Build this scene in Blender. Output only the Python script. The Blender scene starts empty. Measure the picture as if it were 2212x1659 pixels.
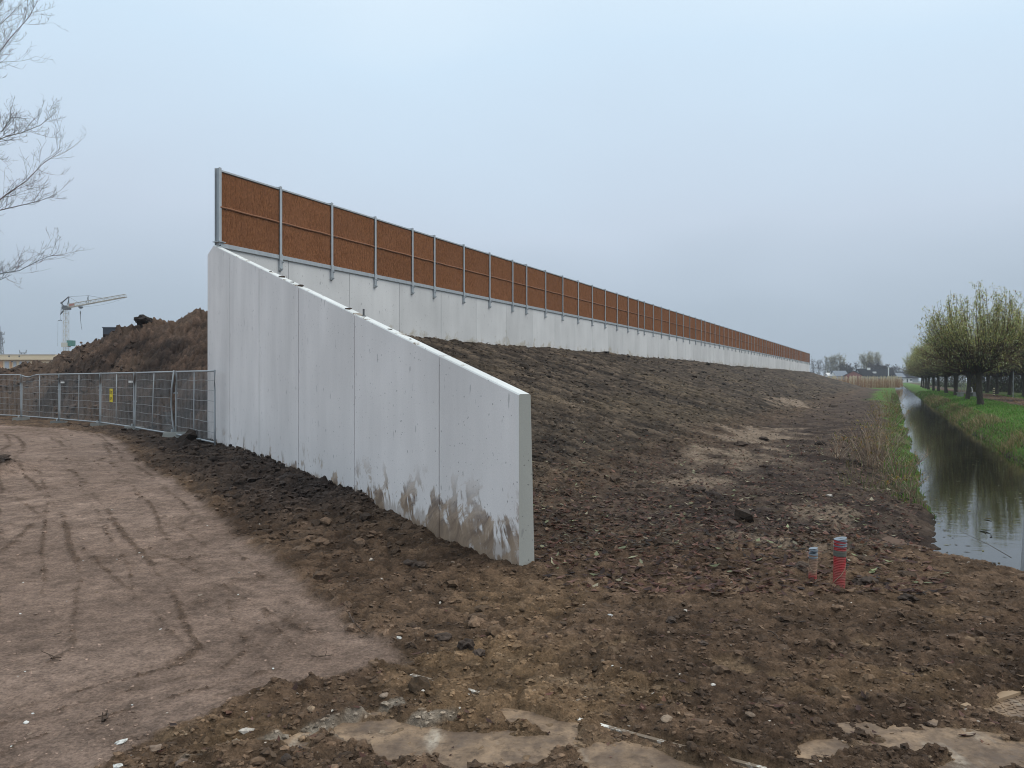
import bpy, math, random
import numpy as np
from mathutils import Vector, Matrix, Euler

scene = bpy.context.scene
C = scene.collection
R = math.radians
F, CX, HZ, CAMZ = 1662.0, 1106.0, 820.0, 2.03      # focal length / centre / horizon of the photograph, camera height

# ------------------------------------------------------------------ camera
cam_d = bpy.data.cameras.new('camera')
cam = bpy.data.objects.new('camera', cam_d); C.objects.link(cam)
cam.location = (0, 0, CAMZ); cam.rotation_euler = (R(90), 0, 0)
cam_d.sensor_width = 36.0; cam_d.lens = 36.0 * F / 2212.0
cam_d.shift_y = -9.5 / 2212.0
cam_d.clip_start = 0.05; cam_d.clip_end = 6000
scene.camera = cam

# ------------------------------------------------------------------ sky (overcast), sun, exposure
world = bpy.data.worlds.new('World'); scene.world = world
world.use_nodes = True
nt = world.node_tree; nt.nodes.clear()
def wn(t, **k):
    n = nt.nodes.new(t)
    for a, b in k.items(): setattr(n, a, b)
    return n
SUN_EL, SUN_AZ = R(52), R(100)                      # azimuth clockwise from +Y: light comes from the right
wo = wn('ShaderNodeOutputWorld')
sky = wn('ShaderNodeTexSky', sky_type='NISHITA'); sky.sun_disc = False
sky.sun_elevation = SUN_EL; sky.sun_rotation = SUN_AZ; sky.dust_density = 5.0; sky.air_density = 1.0
bg1 = wn('ShaderNodeBackground'); bg1.inputs[1].default_value = 0.08
nt.links.new(sky.outputs[0], bg1.inputs[0])
tc = wn('ShaderNodeTexCoord'); sep = wn('ShaderNodeSeparateXYZ')
nt.links.new(tc.outputs['Generated'], sep.inputs[0])
nz = wn('ShaderNodeTexNoise'); nz.inputs['Scale'].default_value = 1.6; nz.inputs['Detail'].default_value = 3.0
mp = wn('ShaderNodeMapping'); mp.inputs['Scale'].default_value = (1, 1, 2.2)
nt.links.new(tc.outputs['Generated'], mp.inputs[0]); nt.links.new(mp.outputs[0], nz.inputs['Vector'])
ma = wn('ShaderNodeMath', operation='MULTIPLY_ADD'); ma.inputs[1].default_value = 0.22; ma.inputs[2].default_value = -0.11
nt.links.new(nz.outputs[0], ma.inputs[0])
ad = wn('ShaderNodeMath', operation='ADD'); nt.links.new(sep.outputs[2], ad.inputs[0]); nt.links.new(ma.outputs[0], ad.inputs[1])
ramp = wn('ShaderNodeValToRGB')
el = ramp.color_ramp.elements
el[0].position = 0.0; el[0].color = (0.37, 0.455, 0.54, 1)
el[1].position = 1.0; el[1].color = (1.10, 1.16, 1.20, 1)
for p, c in ((0.10, (0.44, 0.53, 0.63)), (0.22, (0.575, 0.672, 0.795)), (0.40, (0.645, 0.805, 0.955)), (0.62, (0.88, 1.0, 1.08))):
    e = el.new(p); e.color = (*c, 1)
nt.links.new(ad.outputs[0], ramp.inputs[0])
bg2 = wn('ShaderNodeBackground'); bg2.inputs[1].default_value = 1.0
nt.links.new(ramp.outputs[0], bg2.inputs[0])
mx = wn('ShaderNodeMixShader'); mx.inputs[0].default_value = 0.94
nt.links.new(bg1.outputs[0], mx.inputs[1]); nt.links.new(bg2.outputs[0], mx.inputs[2])
nt.links.new(mx.outputs[0], wo.inputs[0])

sun_d = bpy.data.lights.new('sun', 'SUN'); sun_d.energy = 1.3; sun_d.angle = R(50); sun_d.color = (1.0, 0.93, 0.84)
sun = bpy.data.objects.new('sun', sun_d); C.objects.link(sun)
sdir = Vector((math.sin(SUN_AZ) * math.cos(SUN_EL), math.cos(SUN_AZ) * math.cos(SUN_EL), math.sin(SUN_EL)))
sun.rotation_euler = sdir.to_track_quat('Z', 'Y').to_euler()
vs = scene.view_settings
vs.view_transform = 'Standard'; vs.look = 'None'; vs.exposure = 0.08; vs.gamma = 1.0; vs.use_curve_mapping = False
scene.render.engine = 'CYCLES'
scene.cycles.max_bounces = 6; scene.cycles.diffuse_bounces = 3; scene.cycles.volume_bounces = 0
scene.cycles.filter_width = 1.05
scene.cycles.use_denoising = True; scene.cycles.denoising_prefilter = 'ACCURATE'

# ------------------------------------------------------------------ helpers
rnd = random.Random(7)
NR = np.random.default_rng(11)

def at(px, py, Y):
    return Vector(((px - CX) / F * Y, Y, CAMZ + (HZ - py) / F * Y))

def xof(px, Y): return (px - CX) / F * Y

def _h(ix, iy, seed):
    n = (ix.astype(np.int64) * 374761393 + iy.astype(np.int64) * 668265263 + seed * 1442695041) & 0xffffffff
    n = ((n ^ (n >> 13)) * 1274126177) & 0xffffffff
    n = ((n ^ (n >> 15)) * 2246822519) & 0xffffffff
    return ((n ^ (n >> 16)) & 0xffff) / 32767.5 - 1.0

def vnoise(x, y, seed=0):
    ix = np.floor(x); iy = np.floor(y)
    fx = x - ix; fy = y - iy
    fx = fx * fx * (3 - 2 * fx); fy = fy * fy * (3 - 2 * fy)
    a = _h(ix, iy, seed); b = _h(ix + 1, iy, seed); c = _h(ix, iy + 1, seed); d = _h(ix + 1, iy + 1, seed)
    return (a + (b - a) * fx) * (1 - fy) + (c + (d - c) * fx) * fy

def fbm(x, y, o=4, seed=0, g=0.5, l=2.03):
    s = np.zeros_like(x); a = 1.0; n = 0.0
    for i in range(o):
        s += a * vnoise(x + 17.3 * i, y - 9.1 * i, seed + i); n += a
        a *= g; x = x * l; y = y * l
    return s / n

def billow(x, y, o=3, seed=0, g=0.55):
    s = np.zeros_like(x); a = 1.0; n = 0.0
    for i in range(o):
        s += a * np.abs(vnoise(x + 5.7 * i, y + 3.3 * i, seed + i)); n += a
        a *= g; x = x * 2.1; y = y * 2.1
    return s / n

def sm(a, b, x):
    t = np.clip((x - a) / (b - a), 0, 1)
    return t * t * (3 - 2 * t)

def mix(a, b, m):
    return a + (b - a) * m

def mesh_np(name, V, Fc, col=None, smooth=False):
    """V (N,3) array, Fc (M,k) array of one face size"""
    V = np.asarray(V, dtype=np.float32); Fc = np.asarray(Fc, dtype=np.int32)
    me = bpy.data.meshes.new(name)
    k = Fc.shape[1]; M = len(Fc)
    me.vertices.add(len(V)); me.vertices.foreach_set('co', V.ravel())
    me.loops.add(M * k); me.loops.foreach_set('vertex_index', Fc.ravel())
    me.polygons.add(M); me.polygons.foreach_set('loop_start', np.arange(0, M * k, k, dtype=np.int32))
    me.polygons.foreach_set('use_smooth', np.full(M, smooth, dtype=bool))
    if col is not None:
        ca = me.color_attributes.new('Col', 'FLOAT_COLOR', 'POINT')
        c4 = np.ones((len(V), 4), dtype=np.float32); c4[:, :3] = col
        ca.data.foreach_set('color', c4.ravel())
    me.update(calc_edges=True); me.validate()
    return me

class MB:
    """collects boxes, prisms and tubes; build() links them as ONE mesh object"""
    def __init__(s): s.v = []; s.f = []; s.c = []; s.col = None
    def add(s, vs, fs):
        n = len(s.v); s.v += [tuple(p) for p in vs]; s.f += [tuple(i + n for i in q) for q in fs]
        s.c += [s.col or (0.5, 0.5, 0.5)] * len(vs)
    def box(s, c, size, rot=None, M=None):
        hx, hy, hz = size[0] / 2, size[1] / 2, size[2] / 2
        vs = [Vector((x, y, z)) for x in (-hx, hx) for y in (-hy, hy) for z in (-hz, hz)]
        if rot is not None: vs = [rot @ p for p in vs]
        vs = [p + Vector(c) for p in vs]
        s.add(vs, [(0, 1, 3, 2), (4, 6, 7, 5), (0, 4, 5, 1), (2, 3, 7, 6), (0, 2, 6, 4), (1, 5, 7, 3)])
    def hexa(s, lo, hi):
        """lo, hi: four bottom and four top points, same order, counter-clockwise"""
        s.add(list(lo) + list(hi), [(3, 2, 1, 0), (4, 5, 6, 7), (0, 1, 5, 4), (1, 2, 6, 5), (2, 3, 7, 6), (3, 0, 4, 7)])
    def tube(s, p0, p1, r0, r1=None, n=6, cap=True):
        p0 = Vector(p0); p1 = Vector(p1); r1 = r0 if r1 is None else r1
        d = (p1 - p0)
        if d.length < 1e-6: return
        q = d.to_track_quat('Z', 'Y')
        vs = []
        for p, r in ((p0, r0), (p1, r1)):
            for i in range(n):
                a = 2 * math.pi * i / n
                vs.append(p + q @ Vector((r * math.cos(a), r * math.sin(a), 0)))
        fs = [(i, (i + 1) % n, n + (i + 1) % n, n + i) for i in range(n)]
        if cap: fs += [tuple(range(n - 1, -1, -1)), tuple(range(n, 2 * n))]
        s.add(vs, fs)
    def path(s, pts, rs, n=6, cap=True):
        """one continuous tube along pts with a radius each"""
        pts = [Vector(p) for p in pts]; vs = []
        for i, p in enumerate(pts):
            d = (pts[min(i + 1, len(pts) - 1)] - pts[max(i - 1, 0)])
            if d.length < 1e-9: d = Vector((0, 0, 1))
            q = d.to_track_quat('Z', 'Y')
            for k in range(n):
                a = 2 * math.pi * k / n
                vs.append(p + q @ Vector((rs[i] * math.cos(a), rs[i] * math.sin(a), 0)))
        fs = []
        for i in range(len(pts) - 1):
            for k in range(n):
                fs.append((i * n + k, i * n + (k + 1) % n, (i + 1) * n + (k + 1) % n, (i + 1) * n + k))
        if cap: fs += [tuple(range(n - 1, -1, -1)), tuple(range(len(vs) - n, len(vs)))]
        s.add(vs, fs)
    def quad(s, a, b, c, d): s.add([a, b, c, d], [(0, 1, 2, 3)])
    def mesh(s, name, smooth=False, col=False):
        me = bpy.data.meshes.new(name); me.from_pydata(s.v, [], s.f); me.update()
        if smooth: me.polygons.foreach_set('use_smooth', [True] * len(me.polygons))
        if col:
            ca = me.color_attributes.new('Col', 'FLOAT_COLOR', 'POINT')
            ca.data.foreach_set('color', np.array([(*c, 1) for c in s.c], dtype=np.float32).ravel())
        return me
    def build(s, name, mat, parent=None, smooth=False, col=False):
        return link(name, s.mesh(name, smooth, col), mat, parent)

def link(name, me, mat=None, parent=None):
    o = bpy.data.objects.new(name, me); C.objects.link(o)
    if mat is not None and me is not None and not me.materials: me.materials.append(mat)
    if parent is not None: o.parent = parent
    return o

def tag(o, label=None, cat=None, group=None, kind=None):
    if label: o['label'] = label
    if cat: o['category'] = cat
    if group: o['group'] = group
    if kind: o['kind'] = kind
    return o

def thing(name, label, cat, loc=(0, 0, 0), rz=0.0, group=None):
    o = bpy.data.objects.new(name, None); C.objects.link(o)
    o.empty_display_size = 0.2
    o.location = loc; o.rotation_euler = (0, 0, rz)
    return tag(o, label, cat, group)

KIDS = {}
def copy_tree(o, parent=None):
    c = o.copy(); C.objects.link(c)
    c.parent = parent
    for ch in [k for k in o.children]: copy_tree(ch, c)
    return c

# ------------------------------------------------------------------ materials
def mat(name, color=(0.5, 0.5, 0.5), rough=0.8, metal=0.0, spec=0.5):
    m = bpy.data.materials.new(name); m.use_nodes = True
    b = m.node_tree.nodes['Principled BSDF']
    b.inputs['Base Color'].default_value = (*color, 1); b.inputs['Roughness'].default_value = rough
    b.inputs['Metallic'].default_value = metal; b.inputs['Specular IOR Level'].default_value = spec
    return m

class NB:
    """small node builder"""
    def __init__(s, m): s.m = m; s.t = m.node_tree; s.b = s.t.nodes['Principled BSDF']; s._p = None
    def n(s, t, **k):
        x = s.t.nodes.new(t)
        for a, b in k.items(): setattr(x, a, b)
        return x
    def l(s, a, b): s.t.links.new(a, b)
    def pos(s):
        if s._p is None: s._p = s.n('ShaderNodeNewGeometry').outputs['Position']
        return s._p
    def obj(s): return s.n('ShaderNodeTexCoord').outputs['Object']
    def noise(s, scale, detail=4, rough=0.55, vec=None, stretch=None):
        v = vec or s.pos()
        if stretch:
            m = s.n('ShaderNodeMapping'); m.inputs['Scale'].default_value = stretch; s.l(v, m.inputs[0]); v = m.outputs[0]
        x = s.n('ShaderNodeTexNoise'); x.inputs['Scale'].default_value = scale
        x.inputs['Detail'].default_value = detail; x.inputs['Roughness'].default_value = rough
        s.l(v, x.inputs['Vector']); return x.outputs[0]
    def rng(s, v, a, b, c=0.0, d=1.0):
        x = s.n('ShaderNodeMapRange'); x.inputs[1].default_value = a; x.inputs[2].default_value = b
        x.inputs[3].default_value = c; x.inputs[4].default_value = d; s.l(v, x.inputs[0]); return x.outputs[0]
    def math(s, op, a, b):
        x = s.n('ShaderNodeMath', operation=op)
        for i, q in enumerate((a, b)):
            if isinstance(q, (int, float)): x.inputs[i].default_value = q
            else: s.l(q, x.inputs[i])
        return x.outputs[0]
    def mixc(s, f, a, b, blend='MIX'):
        x = s.n('ShaderNodeMix', data_type='RGBA', blend_type=blend)
        for i, q in ((0, f), (6, a), (7, b)):
            if isinstance(q, (int, float)): x.inputs[i].default_value = q
            elif isinstance(q, tuple): x.inputs[i].default_value = (*q, 1)
            else: s.l(q, x.inputs[i])
        return x.outputs[2]
    def bump(s, h, strength=0.3, dist=0.02):
        x = s.n('ShaderNodeBump'); x.inputs['Strength'].default_value = strength; x.inputs['Distance'].default_value = dist
        s.l(h, x.inputs['Height']); s.l(x.outputs[0], s.b.inputs['Normal'])
    def color(s, v): s.l(v, s.b.inputs['Base Color'])
    def attr(s): 
        x = s.n('ShaderNodeAttribute'); x.attribute_name = 'Col'; return x.outputs['Color']

def m_soil():
    m = mat('soil', rough=0.92, spec=0.14); k = NB(m)
    c = k.attr()
    n1 = k.noise(7, 6, 0.65); n2 = k.noise(38, 5, 0.7); n3 = k.noise(1.3, 4)
    v = k.math('MULTIPLY', k.rng(n1, 0.28, 0.72, 0.58, 1.42), k.rng(n2, 0.28, 0.72, 0.50, 1.5))  # wide noise contrast in the colour stands in for weak shading between lumps
    v = k.math('MULTIPLY', v, k.rng(n3, 0.3, 0.7, 0.86, 1.14))
    cc = k.n('ShaderNodeCombineXYZ'); [k.l(v, cc.inputs[i]) for i in range(3)]
    k.color(k.mixc(1.0, c, cc.outputs[0], 'MULTIPLY'))
    hh = k.math('ADD', k.noise(16, 6, 0.7), k.math('MULTIPLY', k.noise(70, 4, 0.7), 0.45))
    k.bump(hh, 1.0, 0.07)
    k.l(k.rng(n3, 0.35, 0.65, 0.97, 0.84), k.b.inputs['Roughness'])
    return m
SOIL = m_soil()

def m_attr(name, rough=0.7, var=0.35, scale=30, spec=0.3, transl=0.0):
    m = mat(name, rough=rough, spec=spec); k = NB(m)
    n = k.noise(scale, 3)
    cc = k.n('ShaderNodeCombineXYZ'); v = k.rng(n, 0.3, 0.7, 1 - var, 1 + var)
    [k.l(v, cc.inputs[i]) for i in range(3)]
    k.color(k.mixc(1.0, k.attr(), cc.outputs[0], 'MULTIPLY'))
    return m
LEAF = m_attr('leaf', 0.6, 0.2, 3)
def add_transl(m, f):
    t = m.node_tree; pb = t.nodes['Principled BSDF']; src = pb.inputs['Base Color'].links[0].from_socket
    tr = t.nodes.new('ShaderNodeBsdfTranslucent'); t.links.new(src, tr.inputs[0])
    mxs = t.nodes.new('ShaderNodeMixShader'); mxs.inputs[0].default_value = f
    t.links.new(pb.outputs[0], mxs.inputs[1]); t.links.new(tr.outputs[0], mxs.inputs[2])
    t.links.new(mxs.outputs[0], t.nodes['Material Output'].inputs[0])
add_transl(LEAF, 0.45)
CLOD = m_attr('clod', 0.95, 0.40, 40)
BARK = mat('bark', rough=0.95); _k = NB(BARK)
_k.color(_k.mixc(_k.noise(9, 5, stretch=(1, 1, 0.25)), (0.022, 0.018, 0.013), (0.085, 0.072, 0.052)))
_k.bump(_k.noise(22, 5, stretch=(1, 1, 0.3)), 0.8, 0.04)
SHOOT = m_attr('shoot', 0.8, 0.3, 8)

def m_concrete(name, base, mud=False, streak=0.12):
    m = mat(name, base, 0.82, spec=0.3); k = NB(m)
    n1 = k.noise(0.55, 4, 0.5); n2 = k.noise(2.1, 5, 0.6, stretch=(1.0, 1.0, 0.16)); n3 = k.noise(60, 3)
    n4 = k.noise(0.9, 3, 0.5, stretch=(1, 1, 0.25))
    v = k.math('MULTIPLY', k.rng(n1, 0.3, 0.7, 0.93, 1.06), k.rng(n2, 0.3, 0.7, 1 - streak, 1 + streak * 0.6))
    v = k.math('MULTIPLY', v, k.rng(n3, 0.3, 0.7, 0.96, 1.04))
    v = k.math('MULTIPLY', v, k.rng(n4, 0.35, 0.65, 0.95, 1.04))
    cc = k.n('ShaderNodeCombineXYZ'); [k.l(v, cc.inputs[i]) for i in range(3)]
    c = k.mixc(1.0, base, cc.outputs[0], 'MULTIPLY')
    # dark scuffs and pin holes
    sc = k.noise(5.0, 2, 0.4, stretch=(2.5, 2.5, 0.9)); sc = k.rng(sc, 0.715, 0.75)
    c = k.mixc(k.math('MULTIPLY', sc, 0.38), c, (0.16, 0.155, 0.165))
    ph = k.rng(k.noise(26, 1, 0.3), 0.745, 0.77)
    c = k.mixc(k.math('MULTIPLY', ph, 0.6), c, (0.12, 0.12, 0.12))
    # panel-to-panel tone
    oi = k.n('ShaderNodeObjectInfo')
    tone = k.rng(oi.outputs['Random'], 0, 1, 0.925, 1.04)
    c3 = k.n('ShaderNodeCombineXYZ'); [k.l(tone, c3.inputs[i]) for i in range(3)]
    c = k.mixc(1.0, c, c3.outputs[0], 'MULTIPLY')
    if mud:
        sx = k.n('ShaderNodeSeparateXYZ'); k.l(k.pos(), sx.inputs[0])
        if mud == 'wing':
            # smeared mud low on the outer panels: brush-like strokes, thinning with height and towards the corner
            dt = k.n('ShaderNodeVectorMath', operation='DOT_PRODUCT'); k.l(k.pos(), dt.inputs[0]); dt.inputs[1].default_value = (-0.533, 0.846, 0)
            cv = k.n('ShaderNodeCombineXYZ'); k.l(dt.outputs['Value'], cv.inputs[0]); k.l(sx.outputs[2], cv.inputs[1])
            def strokes(angle, sc, stretch, off):
                ds = k.n('ShaderNodeTexNoise'); ds.inputs['Scale'].default_value = 1.6; k.l(cv.outputs[0], ds.inputs['Vector'])
                va = k.n('ShaderNodeVectorMath', operation='MULTIPLY_ADD'); k.l(ds.outputs[1], va.inputs[0]); va.inputs[1].default_value = (0.45, 0.45, 0); k.l(cv.outputs[0], va.inputs[2])
                m_ = k.n('ShaderNodeMapping'); m_.inputs['Rotation'].default_value = (0, 0, angle); m_.inputs['Location'].default_value = (off, off, off); k.l(va.outputs[0], m_.inputs[0])
                return k.noise(sc, 5, 0.7, vec=m_.outputs[0], stretch=stretch)
            b = strokes(0.35, 9.0, (1.0, 0.22, 1), 0); b2 = strokes(-1.0, 8.0, (1.0, 0.20, 1), 7)
            patch = k.noise(2.1, 3, 0.5, vec=cv.outputs[0])
            h = k.rng(sx.outputs[2], 0.05, 1.2, 0.24, -0.12)
            w = k.rng(sx.outputs[1], 10.2, 12.4, 0.0, -0.18)
            base_f = k.math('ADD', k.math('ADD', h, w), k.math('MULTIPLY', k.math('SUBTRACT', patch, 0.5), 1.5))
            f1 = k.rng(k.math('ADD', b, base_f), 0.55, 0.66); f2_ = k.rng(k.math('ADD', b2, base_f), 0.60, 0.68)
            f = k.math('MAXIMUM', f1, k.math('MULTIPLY', f2_, 0.9))
            f = k.math('MULTIPLY', f, k.rng(k.math('ADD', sx.outputs[2], k.math('MULTIPLY', k.math('SUBTRACT', patch, 0.5), 0.9)), 0.45, 1.0, 1.0, 0.0))
            c = k.mixc(k.math('MULTIPLY', f, 0.88), c, k.mixc(k.rng(b2, 0.4, 0.62), (0.135, 0.082, 0.050), (0.40, 0.285, 0.19)))
            # single flecks higher up
            fl = k.rng(k.math('ADD', strokes(0.2, 7.0, (1.0, 0.25, 1), 3), k.rng(sx.outputs[2], 0.3, 1.5, 0.06, -0.13)), 0.70, 0.76)
            c = k.mixc(k.math('MULTIPLY', fl, 0.75), c, (0.20, 0.16, 0.125))
            # thin splash along the whole foot
            h2 = k.rng(sx.outputs[2], 0.15, 0.55, 0.30, -0.2)
            f2 = k.rng(k.math('ADD', b, h2), 0.62, 0.72)
            c = k.mixc(k.math('MULTIPLY', f2, 0.5), c, (0.25, 0.175, 0.115))
        elif mud == 'top':
            f = k.rng(k.noise(3.5, 5, 0.7), 0.58, 0.64)
            c = k.mixc(k.math('MULTIPLY', f, 0.85), c, k.mixc(k.noise(10, 3), (0.05, 0.035, 0.025), (0.33, 0.24, 0.15)))
        else:
            a = k.noise(1.4, 6, 0.65)
            h = k.rng(sx.outputs[2], 3.75, 4.5, 0.16, -0.12)
            f = k.rng(k.math('ADD', a, h), 0.62, 0.72)
            c = k.mixc(k.math('MULTIPLY', f, 0.6), c, (0.34, 0.29, 0.20))
    k.color(c)
    k.bump(k.noise(45, 4), 0.12, 0.01)
    return m
CONC = m_concrete('concrete_long', (0.60, 0.60, 0.60), 'long', 0.05)
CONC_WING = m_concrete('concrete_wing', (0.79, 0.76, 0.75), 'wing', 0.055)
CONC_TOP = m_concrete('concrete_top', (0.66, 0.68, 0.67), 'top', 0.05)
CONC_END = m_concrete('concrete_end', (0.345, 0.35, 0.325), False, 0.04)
BLOCK = m_concrete('block_concrete', (0.20, 0.205, 0.195), False, 0.15)

def m_galv():
    m = mat('galvanised', (0.5, 0.54, 0.57), 0.5, 0.35); k = NB(m)
    k.color(k.mixc(k.noise(9, 5, 0.6, stretch=(1, 1, 0.4)), (0.27, 0.30, 0.325), (0.50, 0.525, 0.545)))
    return m
GALV = m_galv()
STEEL_D = mat('dark_steel', (0.11, 0.115, 0.12), 0.6, 0.4)
FENCE = mat('fence_tube', (0.40, 0.43, 0.45), 0.5, 0.3)
WIRE = mat('fence_wire', (0.32, 0.33, 0.335), 0.6, 0.1)

def m_coir():
    m = mat('coir', rough=0.95, spec=0.1); k = NB(m)
    n = k.noise(26, 5, 0.7, stretch=(1, 1, 0.45)); n2 = k.noise(1.1, 3)
    c = k.mixc(k.rng(n, 0.3, 0.7), (0.130, 0.053, 0.024), (0.37, 0.168, 0.082))
    c = k.mixc(k.math('MULTIPLY', k.rng(n2, 0.35, 0.65), 0.35), c, (0.25, 0.118, 0.064))
    oi = k.n('ShaderNodeObjectInfo'); tv = k.rng(oi.outputs['Random'], 0, 1, 0.94, 1.06); c3 = k.n('ShaderNodeCombineXYZ'); [k.l(tv, c3.inputs[i]) for i in range(3)]
    c = k.mixc(1.0, c, c3.outputs[0], 'MULTIPLY')
    k.color(c); k.bump(k.noise(48, 4, 0.7), 0.9, 0.03)
    return m
COIR = m_coir()
BATTEN = mat('batten', (0.25, 0.115, 0.060), 0.85)
YEL = mat('sign_yellow', (0.85, 0.66, 0.02), 0.55)
SIGN_BLK = mat('sign_ink', (0.07, 0.045, 0.012), 0.7)
WHITE = mat('white', (0.75, 0.75, 0.73), 0.6)
GLASS_D = mat('window_dark', (0.03, 0.035, 0.04), 0.15)

# ------------------------------------------------------------------ frames of reference
TH = math.atan((1929 - CX) / F)
Dw = np.array([math.sin(TH), math.cos(TH)])          # along the long wall, away from the camera
Nw = np.array([math.cos(TH), -math.sin(TH)])         # out of its face, towards the ditch
K2 = 31172.0
Y0 = K2 / (1929 - 455); P0 = np.array([xof(455, Y0), Y0])
Aw = np.array([-0.533, 0.846]); Mw = np.array([0.846, 0.533])   # along the wing wall (away), through it
E0 = np.array([0.0745, 8.252])
WING_L = 16.84
def st(X, Y):
    dx = X - P0[0]; dy = Y - P0[1]
    return dx * Nw[0] + dy * Nw[1], dx * Dw[0] + dy * Dw[1]
def vw(X, Y):
    dx = X - E0[0]; dy = Y - E0[1]
    return dx * Mw[0] + dy * Mw[1], dx * Aw[0] + dy * Aw[1]
def wpos(s, t, z=0.0):
    p = P0 + s * Nw + t * Dw; return Vector((p[0], p[1], z))
def wtop(w): return 1.875 + 0.2475 * w
WATER_Z = -0.45
S_L, S_R, T_END = 17.4, 20.2, -4.7                   # waterlines and near end of the ditch

FENCE_P = [(-7.86, 20.4), (-10.28, 23.5), (-13.2, 26.9), (-16.05, 30.0), (-19.3, 32.8), (-22.7, 35.6), (-26.6, 37.6), (-30.6, 39.0)]
fx = np.array([p[0] for p in FENCE_P][::-1]); fy = np.array([p[1] for p in FENCE_P][::-1])
# right-hand edge of the sandy track: X as a function of Y
TE_Y = np.array([0, 4.0, 4.36, 5.0, 5.42, 5.8, 7.03, 9.03, 12.0, 17.3, 22.2, 25.9, 29.6, 31.5, 34.0])
TE_X = np.array([-2.6, -2.2, -2.1, -1.5, -1.05, -1.0, -1.72, -2.97, -4.8, -8.4, -11.2, -13.65, -17.4, -21.0, -30.0])
MX = np.array([-60, -40, -32, -28.5, -26.6, -25.5, -24.8, -24, -23.4, -22.4, -21.4, -20.3, -19.4, -18.6, -17.7, -17.2, -16.7, -15.9, -8])
MZ = np.array([1.0, 2.2, 2.75, 2.85, 2.85, 2.85, 3.2, 3.55, 3.72, 3.82, 4.15, 4.68, 4.9, 4.95, 5.0, 5.25, 5.4, 5.5, 5.6])
# bare patches of the steel / concrete ground plates: centre x, y, half sizes, turn
PATCH = [(1.00, 4.205, 0.62, 0.075, -0.565), (-0.35, 4.25, 0.75, 0.30, -0.25), (0.55, 4.10, 0.70, 0.26, -0.45), (0.15, 4.55, 0.32, 0.12, -0.6),
         (2.35, 4.30, 0.50, 0.22, 0.1), (2.75, 4.12, 0.55, 0.22, 0.1), (3.15, 4.75, 0.45, 0.20, 0.35), (1.72, 4.25, 0.16, 0.10, 0.2), (3.6, 4.55, 0.4, 0.2, 0.2)]

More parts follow.
